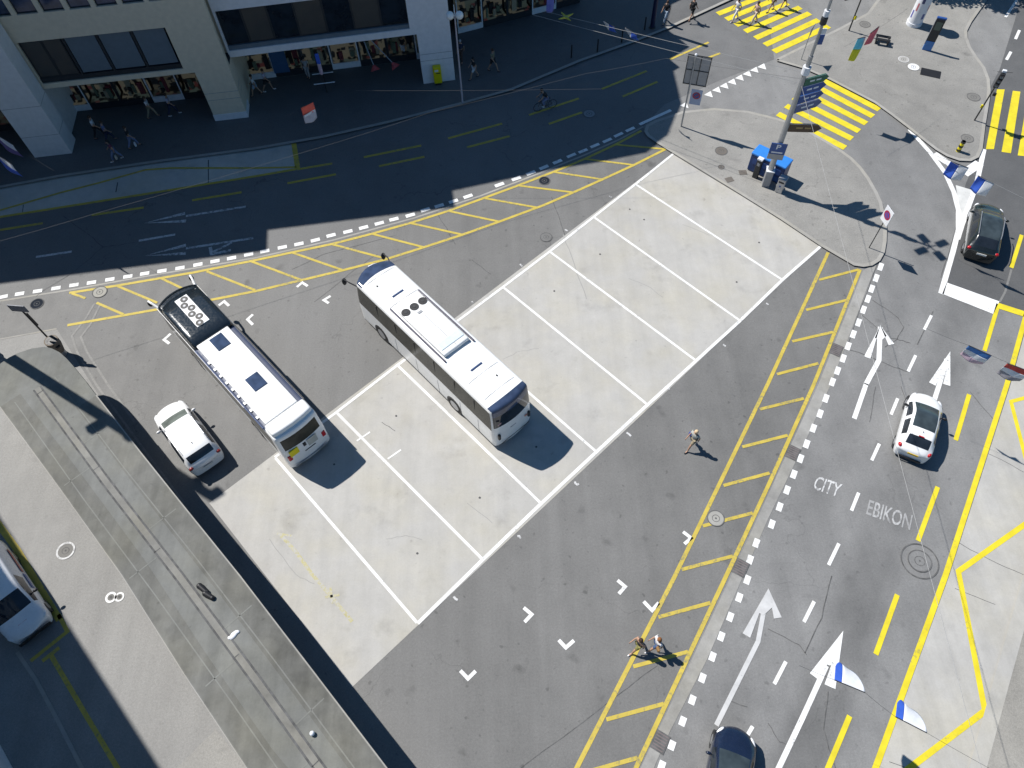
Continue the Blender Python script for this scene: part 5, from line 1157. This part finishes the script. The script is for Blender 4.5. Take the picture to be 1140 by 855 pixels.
for k, (x, y) in enumerate(((717, 244.5), (668, 283), (617, 324), (701, 233), (820, 314), (441, 463), (372, 517), (534, 554), (464.5, 616), (597, 497.5), (845, 270))):
    t = tag(MB().cyl((0, 0, 0), (0, 0, .02), .055, .05, 12).build('ground_cap', M['tar']), 'small dark round cap set in the concrete parking pad', 'cap', 'dark caps in the concrete pad'); t.location = G(x, y, .012)
# T shaped racks in the arcade
for k, (x, y) in enumerate(((364, 103), (362, 92))):
    c = G(x, y, .12); rk_ = thing('bicycle_rack', 'white T shaped bicycle rack in the arcade shade, %s' % ('the nearer one' if k == 0 else 'the farther one'), 'bicycle rack', c, R_(8), 'white T racks before the shop')
    pieces(rk_, 'post', M['darksteel'], lambda m: m.cyl((0, 0, 0), (0, 0, .75), .035, .035, 8)); pieces(rk_, 'crossbar', M['signwhite'], lambda m: m.cyl((-.75, 0, .77), (.75, 0, .77), .035, .035, 8))

M['wiredull'] = plain('dull_wire', (.10, .10, .10), .7)
# ------------------------------------------------------------------ flags and wires
def flag(label, tl, tr, drop, cols, split, z=6.2, swing=(0, 0), name='hanging_flag', group='small flags hanging over the streets', sag=.10, cuts=None, taper=False):
    """cloth hanging from two points of a wire; split 'v' side by side or 'h' one above the other"""
    a, b = G(*tl, z), G(*tr, z); mid = (a + b) / 2; t = thing(name, label, 'flag', mid, 0, group); ex = b - a; nrm = Vector((-ex.y, ex.x, 0)).normalized()
    nx, nz_ = 10, 8
    def P(u, v):
        if taper: v = v * max(.02, math.sin(math.pi * min(1, .08 + .92 * u) ** .8)) ** .8
        p = a + ex * u - Vector((0, 0, drop * v)) + nrm * (sag * math.sin(u * 5 + v * 2.2) * v + swing[0] * v + swing[1] * v * v)
        return p - mid
    parts = [(0, split if isinstance(split, float) else .5)]
    cut = .5
    for k, c in enumerate(cols):
        m = MB(); f0, f1 = (cuts[k], cuts[k + 1]) if cuts else (k / len(cols), (k + 1) / len(cols))
        for i in range(nx):
            for j in range(nz_):
                if split == 'v': uu = [f0 + (f1 - f0) * i / nx, f0 + (f1 - f0) * (i + 1) / nx]; vv = [j / nz_, (j + 1) / nz_]
                else: uu = [i / nx, (i + 1) / nx]; vv = [f0 + (f1 - f0) * j / nz_, f0 + (f1 - f0) * (j + 1) / nz_]
                m.face([P(uu[0], vv[1]), P(uu[1], vv[1]), P(uu[1], vv[0]), P(uu[0], vv[0])])
        bmesh.ops.remove_doubles(m.bm, verts=m.bm.verts, dist=1e-4); o = m.build('panel', c, t, smooth=True)
        so_ = o.modifiers.new('cloth', 'SOLIDIFY'); so_.thickness = .012; so_.offset = 0
    MB().cyl(a - mid, b - mid, .018, .018, 6).build('rod', M['darksteel'], t)
    return a, b
def fcol(n, c):
    if 'f_' + n not in M: M['f_' + n] = plain('flag_' + n, c, .8, var=.1)
    return M['f_' + n]
BLU, WHI, RED, GRY, PNK, CYA, YEL = fcol('blue', (.03, .10, .50)), fcol('white', (.66, .68, .72)), fcol('red', (.50, .06, .05)), fcol('grey', (.28, .27, .30)), fcol('pink', (.50, .38, .46)), fcol('cyan', (.14, .58, .72)), fcol('yellow', (.74, .68, .03))
LBL = fcol('mid_blue', (.05, .17, .45))
flag('blue and white flag over the painted island tip', (1058.5, 179.5), (1078.5, 187), .95, [BLU, WHI], 'v')
flag('blue and white flag just above the black estate car', (1089, 195.5), (1107, 204.5), .95, [BLU, WHI], 'v')
flag('blue and pale pink flag over the broken yellow lane line', (1078.5, 384.5), (1104, 396), .95, [LBL, WHI, PNK], 'h', 6.2, (.0, .12))
flag('red and grey flag at the right edge by the yellow zigzag', (1121.5, 404.5), (1148, 414), .95, [RED, WHI, GRY], 'h', 6.2, (.0, .05))
flag('white flag with blue corner over the big white arrow', (929, 757), (963, 771), .40, [BLU, WHI], 'v', 6.2, (1.25, -.45), cuts=[0, .24, 1], taper=True)
flag('white flag with blue tip over the concrete bus stop slab', (997, 798), (1032, 816), .38, [BLU, WHI], 'v', 6.2, (1.25, -.50), cuts=[0, .24, 1], taper=True)
fa = flag('red and grey flag with white stripe hanging over the arcade sidewalk', (335, 120), (348.5, 113.5), 1.15, [fcol('signal_red', (.80, .13, .09)), fcol('pale_grey', (.50, .48, .54))], 'h', 6.0)
m = MB(); a, b = fa; mid = (a + b) / 2; ex = b - a; put_text(m, 'I', lambda u, v: a - mid, 0) if False else None
nr_ = Vector((-ex.y, ex.x, 0)).normalized(); nr_ = nr_ if nr_.y < 0 else -nr_
pts = [a - mid + ex * .04 - Vector((0, 0, .58)) + nr_ * .05, b - mid - ex * .04 - Vector((0, 0, .52)) + nr_ * .05]
q = MB(); q.face([pts[0] - Vector((0, 0, .09)), pts[1] - Vector((0, 0, .09)), pts[1] + Vector((0, 0, .07)), pts[0] + Vector((0, 0, .05))]); q.build('stripe', WHI, [o for o in COL.objects if o.get('label', '').startswith('red and grey flag with')][0])
flag('narrow blue and pink flag before the lit shop windows', (350, 60), (354, 59), 1.5, [BLU, PNK], 'h', 5.2)
flag('pale flag with violet half at the left edge, upper one', (-12, 145), (14, 161), .95, [WHI, fcol('violet', (.10, .08, .25))], 'h', 6.3)
flag('white flag with bright blue half at the left edge, lower one', (-12, 166), (13, 183), .95, [WHI, BLU], 'h', 6.3)
flag('slim white and blue flag over the kerb, left of two', (671.5, 22.5), (684, 30), .5, [WHI, BLU], 'v', 6.2, (.1, .1))
flag('bright white and blue flag over the kerb, nearer the blue pillar', (696, 30.5), (709, 39), .5, [WHI, BLU], 'v', 6.2, (.1, .1))
flag('violet blue flag before the recessed shop posters', (609, -6), (617, -8), 1.3, [fcol('periwinkle', (.16, .17, .50))], 'h', 5.5)
flag('cyan and yellow flag over the corner sidewalk', (955, 43), (964, 41), 1.55, [CYA, YEL], 'h', 5.9)
flag('red flag on a slanted rod over the corner sidewalk', (969, 37), (979, 29), .85, [fcol('crimson', (.75, .14, .17))], 'h', 6.3)
st = thing('star_ornament', 'small yellow star ornament on the wire over the arcade', 'ornament', G(630, 19, 6.25))
for k in range(4):
    a = k * math.pi / 2 + .5; MB().cyl((0, 0, 0), (.55 * math.cos(a), .55 * math.sin(a), .05), .10, .02, 8).build('ray', fcol('star', (.42, .42, .06)), st)
MB().cyl((0, 0, -.03), (0, 0, .05), .12, .12, 10).build('hub', fcol('star', (.42, .42, .06)), st)
def wire(label, pts, r=.014, mat='wirelight', group='wires over the streets', sagk=.04):
    r *= .55
    m = MB()
    for p, q in zip(pts[:-1], pts[1:]):
        n = 6; prev = p
        for i in range(1, n + 1):
            t = i / n; c = p.lerp(q, t) - Vector((0, 0, sagk * math.sin(math.pi * t))); m.cyl(prev, c, r, r, 5); prev = c
    return tag(m.build('wire', M[mat], smooth=True), label, 'wire', group)
def mz(py): z = zat(mp, py); return Vector((mp.x, mp.y, z))
wire('pale wire from the recessed shop to the sign mast, lower one', [G(593.7, 16.6, 6.3), mz(93)], .022); wire('pale wire from the recessed shop to the sign mast, upper one', [G(608, 13, 6.3), mz(81)], .022)
wire('pale wire running from the mast down across the island kerb', [mz(94), G(1093, 857, 6.3)], .016)
wire('long pale contact wire over the shaded street', [G(-40, 279, 6.2), G(102, 239, 6.2), G(330, 172, 6.2), G(480, 125, 6.2), G(652, 82, 6.2), G(742, 65, 6.2), mz(88)], .013, 'wiredull')
wire('thin faint wire over the shaded street kerb', [G(395, 101, 6.2), G(670, 99, 6.2)], .010, 'wiredull')
wire('wire carrying the two flags by the black estate car', [G(1020, 163, 6.22), G(1058.5, 179.5, 6.22), G(1107, 204.5, 6.22), G(1200, 248, 6.22)], .014)
wire('wire carrying the two flags over the bus stop lane', [G(1030, 365, 6.22), G(1078.5, 384.5, 6.22), G(1148, 414, 6.22), G(1230, 450, 6.22)], .010, 'darksteel')
wire('wire carrying the two white flags at the lower right', [G(890, 741, 6.22), G(929, 757, 6.22), G(963, 771, 6.22), G(997, 798, 6.22), G(1032, 816, 6.22), G(1110, 860, 6.22)], .010, 'darksteel')
wire('thin wire carrying the flags at the left edge', [G(-60, 112, 6.32), G(14, 161, 6.32), G(60, 190, 6.32)], .010, 'darksteel')
wire('thin wire carrying the flags over the corner sidewalk', [G(940, 52, 6.3), G(955, 43, 6.3), G(969, 37, 6.3), G(1010, 10, 6.3)], .010, 'darksteel')
wire('thin wire carrying the red and grey flag in the shade', [G(320, 128, 6.05), G(348.5, 113.5, 6.05), G(360, 60, 5.2)], .008, 'darksteel')
# ------------------------------------------------------------------ trees beyond the top edge (their shade reaches the corner)
def tree(label, x, y, h, r, seed):
    rnd = random.Random(seed); t = thing('street_tree', label, 'tree', (x, y, 0), 0, 'street trees beyond the corner')
    tr_ = MB(); tr_.cyl((0, 0, 0), (0, 0, h * .45), .22, .14, 10)
    for k in range(6):
        a = k * 1.05 + rnd.random(); tr_.cyl((0, 0, h * (.3 + .03 * k)), (r * .6 * math.cos(a), r * .6 * math.sin(a), h * (.6 + .04 * k)), .09, .03, 7)
    tr_.build('trunk', M['bark'], t)
    m = MB(); cl = [(Vector((rnd.uniform(-1, 1) * r * .7, rnd.uniform(-1, 1) * r * .7, h * rnd.uniform(.48, .95))), r * rnd.uniform(.28, .5)) for _ in range(16)]
    for c, rr in cl:
        for _ in range(210):
            d = Vector((rnd.gauss(0, 1), rnd.gauss(0, 1), rnd.gauss(0, 1))).normalized() * rr * rnd.random() ** .4; p = c + d
            u = Vector((rnd.gauss(0, 1), rnd.gauss(0, 1), rnd.gauss(0, .6))).normalized() * rnd.uniform(.13, .22); v = u.cross(Vector((rnd.gauss(0, 1), rnd.gauss(0, 1), 1))).normalized() * u.length * .6
            m.face([p - u, p - v, p + u, p + v])
    m.build('crown', M['leaf'], t)
for k, (x, y, h) in enumerate(((26.0, 60.2, 8.5), (30.5, 59.5, 9), (35.0, 58.6, 9), (39.5, 57.8, 8.5), (44, 57, 9))):
    tree(['broad street tree beyond the big crossing', 'broad street tree behind the advertising column', 'broad street tree behind the info stele', 'broad street tree beyond the dark lane', 'broad street tree at the far right corner'][k], x, y, h, 3.0, 30 + k)
# ================================================================== people
def skel(parent, name, chains, mat, sub=1):
    """one continuous skinned mesh grown over a skeleton; chains = list of [(point, radius), ...] welded where points coincide"""
    vs, rad, es, key, roots = [], [], [], {}, []
    for ch in chains:
        prev = None
        for p, r in ch:
            k = tuple(round(c, 4) for c in p)
            if k not in key: key[k] = len(vs); vs.append(p); rad.append(r)
            i = key[k]
            if prev is not None and prev != i: es.append((prev, i))
            prev = i
    me = bpy.data.meshes.new(name); me.from_pydata([Vector(v) for v in vs], es, [])
    o = bpy.data.objects.new(name, me); link(o, parent); me.materials.append(mat)
    o.modifiers.new('skin', 'SKIN'); o.modifiers['skin'].use_smooth_shade = True
    sk = me.skin_vertices[0].data
    # one root per island
    adj = {i: [] for i in range(len(vs))}
    for a, b in es: adj[a].append(b); adj[b].append(a)
    seen = set()
    for i in range(len(vs)):
        sk[i].radius = (rad[i], rad[i]); sk[i].use_root = False
        if i not in seen:
            sk[i].use_root = True; stack = [i]
            while stack:
                q = stack.pop()
                if q in seen: continue
                seen.add(q); stack += adj[q]
    if sub: s = o.modifiers.new('smooth', 'SUBSURF'); s.levels = sub; s.render_levels = sub
    return o
def person(label, foot, face, look, h=1.72, z=.0, pose='walk', ph=.45, loc=None, group=None):
    """look: dict top, legs ('trousers'|'shorts'|'skirt'), colours; face = heading in degrees"""
    c = loc if loc is not None else G(foot[0], foot[1], z)
    t = thing('person', label, 'person', c, R_(face), group); k = h / 1.72
    def V(x, y, zz): return (x * k, y * k, zz * k)
    if pose == 'bike':
        pel = V(-.12, 0, 1.0); spi = V(.0, 0, 1.22); che = V(.16, 0, 1.40); nek = V(.24, 0, 1.52); hd0 = V(.29, 0, 1.60); hd1 = V(.31, 0, 1.70)
        hips = {s: V(-.10, s * .09, .97) for s in (1, -1)}; kne = {1: V(.25, .10, .80), -1: V(.14, -.10, .66)}; ank = {1: V(.10, .10, .44), -1: V(-.02, -.10, .22)}; toe = {s: (ank[s][0] + .16 * k, ank[s][1], ank[s][2] - .05 * k) for s in (1, -1)}
        sh = {s: V(.17, s * .18, 1.42) for s in (1, -1)}; elb = {s: V(.30, s * .24, 1.20) for s in (1, -1)}; wri = {s: V(.48, s * .24, 1.05) for s in (1, -1)}
    else:
        a = ph if pose == 'walk' else .06
        pel = V(0, 0, .93); spi = V(.01, 0, 1.12); che = V(.02, 0, 1.33); nek = V(.03, 0, 1.47); hd0 = V(.05, 0, 1.555); hd1 = V(.05, 0, 1.64)
        hips = {s: V(0, s * .09, .89) for s in (1, -1)}
        kne = {s: V(.44 * math.sin(s * a) + .05, s * .09, .89 - .43 * math.cos(a)) for s in (1, -1)}
        ank = {1: V(.80 * math.sin(a) * .95, .09, .09), -1: V(-.80 * math.sin(a) * .9 - .05, -.09, .11)}
        toe = {s: (ank[s][0] + .17 * k, ank[s][1], .035 * k) for s in (1, -1)}
        sh = {s: V(.02, s * .175, 1.38) for s in (1, -1)}
        elb = {s: V(-.24 * math.sin(s * a) + .0, s * .235, 1.13) for s in (1, -1)}; wri = {s: V(-.40 * math.sin(s * a) + .10, s * .235, .92) for s in (1, -1)}
        if look.get('carry'):
            elb[1] = V(.05, .24, 1.13); wri[1] = V(.26, .10, 1.10)
    chains = [[(pel, .115 * k), (spi, .11 * k), (che, .130 * k), (nek, .052 * k), (hd0, .080 * k), (hd1, .088 * k)]]
    for s in (1, -1):
        chains.append([(pel, .115 * k), (hips[s], .088 * k), (kne[s], .060 * k), (ank[s], .038 * k), (toe[s], .034 * k)])
        chains.append([(che, .130 * k), (sh[s], .060 * k), (elb[s], .040 * k), (wri[s], .028 * k)])
        # hand: palm plus five unequal bent fingers
        w_ = Vector(wri[s]); d = (w_ - Vector(elb[s])).normalized(); sd_ = Vector((1, 0, 0)) - d * d.x; sd_.normalize(); nn = d.cross(sd_)
        pm = w_ + d * .075 * k; chains[-1].append((tuple(pm), .032 * k))
        for q, (off, ln) in enumerate(((-.026, .062), (-.009, .074), (.009, .070), (.025, .055))):
            b0 = pm + sd_ * off * k - d * .01 * k; b1 = pm + sd_ * off * 1.15 * k + d * ln * .55 * k; b2 = b1 + d * ln * .42 * k + nn * .022 * k * s
            chains.append([(tuple(b0), .010 * k), (tuple(b1), .0095 * k), (tuple(b2), .008 * k)])
        b0 = w_ + d * .045 * k + sd_ * .02 * k; b1 = b0 + sd_ * .035 * k + d * .03 * k; b2 = b1 + d * .032 * k + sd_ * .006 * k
        chains.append([(tuple(b0), .012 * k), (tuple(b1), .011 * k), (tuple(b2), .009 * k)])
    hv_, hd = Vector(hd0), Vector(hd1)
    chains.append([((hv_.x + .05 * k, 0, hv_.z + .02 * k), .03 * k), ((hv_.x + .105 * k, 0, hv_.z + .015 * k), .014 * k)])   # nose
    for s in (1, -1): chains.append([((hv_.x - .005 * k, s * .06 * k, hv_.z + .03 * k), .02 * k), ((hv_.x - .01 * k, s * .092 * k, hv_.z + .035 * k), .016 * k)])   # ears
    skel(t, 'body', chains, look.get('skin', M['skin']))
    g_ = .020 * k
    top = [[(pel, .115 * k + g_ * .6), (spi, .118 * k + g_), (che, .138 * k + g_), (tuple(Vector(che).lerp(Vector(nek), .5)), .085 * k)]]
    for s in (1, -1):
        arm = [(che, .138 * k + g_), (sh[s], .066 * k + g_)]
        if look.get('sleeve', 'short') == 'short': arm.append((tuple(Vector(sh[s]).lerp(Vector(elb[s]), .6)), .048 * k + g_ * .8))
        elif look['sleeve'] == 'long': arm += [(elb[s], .042 * k + g_ * .7), (wri[s], .032 * k + g_ * .5)]
        if look.get('sleeve') != 'none': top.append(arm)
    skel(t, 'shirt', top, cloth(*look['top']))
    kind = look.get('legs', 'trousers'); low = []
    for s in (1, -1):
        ch = [(pel, .112 * k + g_), (hips[s], .088 * k + g_)]
        if kind == 'trousers': ch += [(kne[s], .060 * k + g_ * .8), (tuple(Vector(kne[s]).lerp(Vector(ank[s]), .92)), .046 * k + g_ * .7)]
        elif kind == 'shorts': ch += [(tuple(Vector(hips[s]).lerp(Vector(kne[s]), .85)), .066 * k + g_ * 1.2)]
        else: ch += [(tuple(Vector(hips[s]).lerp(Vector(kne[s]), .7)), .085 * k + g_ * 2)]
        low.append(ch)
    skel(t, {'trousers': 'trousers', 'shorts': 'shorts', 'skirt': 'skirt'}[kind], low, cloth(*look['low']))
    for s in (1, -1): skel(t, 'shoe', [[((ank[s][0] - .03 * k, ank[s][1], ank[s][2] - .04 * k), .046 * k), (toe[s], .042 * k), ((toe[s][0] + .05 * k, toe[s][1], toe[s][2]), .032 * k)]], cloth(*look.get('shoe', ('dark', (.03, .03, .035)))))
    hr = MB(); hr.ball((hd.x - .022 * k, 0, hd.z + .010 * k), (.108 * k, .102 * k, .105 * k), 2)
    if look.get('long'): hr.ball((hd.x - .075 * k, 0, hd.z - .15 * k), (.065 * k, .105 * k, .18 * k), 2)
    if not look.get('bald'): hr.build('hair', cloth(*look.get('hair', ('brown_hair', (.05, .03, .02)))), t, smooth=True)
    else: hr.bm.free()
    if look.get('bag'):
        nm, col, p = look['bag']; MB().box(V(*p), V(.12, .24, .28), 0, .04).build(nm, cloth(*col), t)
    return t
W_, K_, DK = ('white', (.66, .66, .68)), ('black', (.018, .018, .02)), ('navy', (.02, .03, .07))
BLUE, DENIM, SAND, RUST = ('royal_blue', (.02, .05, .30)), ('denim', (.06, .10, .20)), ('khaki', (.30, .25, .17)), ('ginger_hair', (.22, .085, .025))
# in the sun on the parking area
person('man with pale cap, light shirt and beige shorts walking alone on the asphalt', (769, 497.5), 215, dict(top=('pale_sage', (.40, .41, .38)), low=SAND, legs='shorts', hair=('straw_hat', (.60, .45, .28)), bag=('bag', BLUE, (-.12, -.30, .72))), 1.75, .005)
person('woman in black top with bare arms, left of the walking pair', (709, 722), 205, dict(top=K_, low=('olive_shorts', (.20, .19, .06)), legs='shorts', sleeve='none', hair=('dark_brown_hair', (.05, .025, .015)), long=1, shoe=W_), 1.70, .005)
person('ginger haired woman in white top, right of the walking pair', (729, 721), 195, dict(top=W_, low=DENIM, legs='shorts', hair=RUST, long=1, shoe=W_, bag=('handbag', ('tan_leather', (.25, .14, .05)), (.10, .26, .95))), 1.66, .005)
# crossing the zebra
gz = 'people walking over the big crossing'
person('person all in white walking over the big crossing', (818, 22.5), 210, dict(top=W_, low=W_, shoe=W_, hair=('dark_brown_hair', (.05, .025, .015))), 1.72, .02, group=gz)
person('person in pale pink top and beige trousers on the big crossing', (839, 26), 205, dict(top=('blush', (.50, .34, .29)), low=('cream', (.52, .44, .36))), 1.74, .02, group=gz)
person('person with bare legs and dusky top at the far side of the big crossing', (858, 12), 205, dict(top=('dusky_pink', (.30, .17, .15)), low=('taupe', (.18, .13, .11)), legs='shorts'), 1.68, .02, group=gz)
person('person in dark clothes, rightmost on the big crossing', (872, 8.5), 200, dict(top=DK, low=K_, legs='shorts', shoe=W_), 1.75, .02, group=gz)
person('person in black and white standing beside the dark blue pillar', (740, 25), 230, dict(top=('charcoal', (.02, .02, .022)), low=('pale_blue', (.30, .38, .48)), shoe=DK), 1.74, .12)
person('person in black striding along the sunlit kerb', (769, 22.5), 40, dict(top=K_, low=K_, legs='shorts', bag=('bag', ('charcoal', (.02, .02, .022)), (-.18, 0, 1.2))), 1.76, .12)
# in the arcade shade
ga = 'people in the shade of the arcade'
person('person in white shirt and black trousers, leftmost of the arcade group', (112, 153), 20, dict(top=W_, low=K_), 1.76, .12, group=ga)
person('person in patterned blue top behind the white shirted one', (124, 158), 30, dict(top=('slate_print', (.16, .17, .30)), low=DK), 1.70, .12, group=ga)
person('person in plum top and blue jeans nearest the kerb', (132, 178), 200, dict(top=('plum', (.14, .04, .07)), low=('light_denim', (.16, .20, .33)), shoe=W_, hair=K_, long=1, bag=('shopping_bag', ('cream', (.52, .44, .36)), (.0, .28, .45))), 1.68, .12, group=ga)
person('person in black carrying a round white bag in the arcade', (150, 164), 20, dict(top=K_, low=('light_denim', (.16, .20, .33)), bag=('shopping_bag', W_, (.18, -.28, .42))), 1.72, .12, group=ga)
person('person in white top and khaki trousers walking before the beige shop', (171, 131), 10, dict(top=W_, low=SAND), 1.72, .12, group=ga)
person('person in pale lilac shirt passing the second pier', (194, 128), 15, dict(top=('lilac', (.45, .43, .55)), low=DK, shoe=W_), 1.74, .12, group=ga)
person('person in white dress, left of the pair right of the second pier', (287, 106), 190, dict(top=W_, low=('pale_blue', (.30, .38, .48)), legs='skirt', hair=K_), 1.68, .12, group=ga)
person('person in pale shirt and dark shorts, right of that pair', (299, 101), 10, dict(top=('lilac', (.45, .43, .55)), low=K_, legs='shorts', shoe=W_), 1.76, .12, group=ga)
person('person in light grey suit before the white shop windows', (344, 87), 265, dict(top=('light_grey', (.33, .33, .34)), low=('light_grey', (.33, .33, .34)), hair=K_), 1.74, .12, pose='stand', group=ga)
person('person in black top and white trousers deep in the arcade', (450, 63), 250, dict(top=K_, low=W_), 1.72, .12, pose='stand', group=ga)
person('person in dark clothes behind the lamp post', (514, 68), 260, dict(top=DK, low=('dusk_brown', (.10, .06, .05)), hair=('grey_hair', (.40, .40, .42))), 1.72, .12, group=ga)
person('person in black top and white shorts right of the lamp post', (528.5, 87), 200, dict(top=K_, low=W_, legs='shorts', hair=K_, long=1), 1.68, .12, group=ga)
person('person in olive shirt and black shorts walking right of the lamp post', (549, 79), 330, dict(top=('olive', (.17, .16, .11)), low=K_, legs='shorts'), 1.78, .12, group=ga)
# cyclist
cb_ = G(607, 122, .01); hcy = R_(196)
bk = thing('bicycle', 'dark bicycle ridden along the shaded yellow lane line', 'bicycle', cb_, hcy)
for x in (-.52, .52):
    m = MB(); n = 24
    for i in range(n):
        a, b = 2 * math.pi * i / n, 2 * math.pi * (i + 1) / n
        m.cyl((x + .33 * math.cos(a), 0, .345 + .33 * math.sin(a)), (x + .33 * math.cos(b), 0, .345 + .33 * math.sin(b)), .02, .02, 6)
    wl = m.build('wheel', M['rubber'], bk); q = MB()
    for i in range(8): q.cyl((x, 0, .345), (x + .31 * math.cos(i * .785), 0, .345 + .31 * math.sin(i * .785)), .006, .006, 4)
    q.build('spokes', M['steel'], wl)
q = MB(); q.tube([(-.52, 0, .345), (-.05, 0, .32), (.38, 0, .75), (-.20, 0, .78), (-.52, 0, .345)], .02, 8); q.tube([(-.05, 0, .32), (-.22, 0, .88)], .02, 8); q.tube([(.52, 0, .345), (.40, 0, .70), (.36, 0, .98)], .02, 8); q.build('frame', M['darksteel'], bk)
MB().tube([(.44, .28, 1.0), (.37, 0, .99), (.44, -.28, 1.0)], .016, 8).build('handlebar', M['black'], bk); MB().box((-.22, 0, .90), (.26, .15, .06), 0, .025).build('saddle', M['black'], bk)
for s in (1, -1): MB().box((-.05 + (.14 if s > 0 else -.02), s * .11, .36 if s > 0 else .16), (.10, .10, .025)).build('pedal', M['black'], bk)
person('cyclist in black top and pale trousers riding in the shaded street', None, math.degrees(hcy), dict(top=K_, low=('light_denim', (.16, .20, .33)), hair=K_, shoe=W_), 1.72, pose='bike', loc=cb_ + Vector((0, 0, -.02)))
# ================================================================== light
AZ, EL = R_(-33.0), R_(51.0)
w = bpy.data.worlds.new('World'); sc.world = w; w.use_nodes = True
nt = w.node_tree; bg = nt.nodes['Background']; sky = nt.nodes.new('ShaderNodeTexSky'); sky.sky_type = 'NISHITA'; sky.sun_disc = False
sky.sun_elevation = EL; sky.air_density = 1.0; sky.dust_density = 0.4; sky.ozone_density = 2.0
sd = Vector((-math.cos(AZ) * math.cos(EL), -math.sin(AZ) * math.cos(EL), math.sin(EL)))   # towards the sun
sky.sun_rotation = math.atan2(sd.x, sd.y)
tint = nt.nodes.new('ShaderNodeMix'); tint.data_type = 'RGBA'; tint.blend_type = 'MULTIPLY'; tint.inputs[0].default_value = 1; tint.inputs[7].default_value = (0.63, 0.98, 1.18, 1)
nt.links.new(sky.outputs[0], tint.inputs[6]); nt.links.new(tint.outputs[2], bg.inputs[0]); bg.inputs[1].default_value = 0.062
sun = bpy.data.lights.new('sun', 'SUN'); sun.energy = 5.0; sun.angle = R_(0.5); sun.color = (1.0, 0.965, 0.91)
so = bpy.data.objects.new('sun', sun); COL.objects.link(so); so.rotation_euler = sd.to_track_quat('Z', 'Y').to_euler()
so.location = (-30, 30, 60)
vs = sc.view_settings; vs.view_transform = 'Standard'; vs.look = 'None'; vs.exposure = 0.28; vs.gamma = 1.0; vs.use_curve_mapping = False
sc.render.engine = 'CYCLES'; sc.cycles.max_bounces = 6; sc.cycles.diffuse_bounces = 3
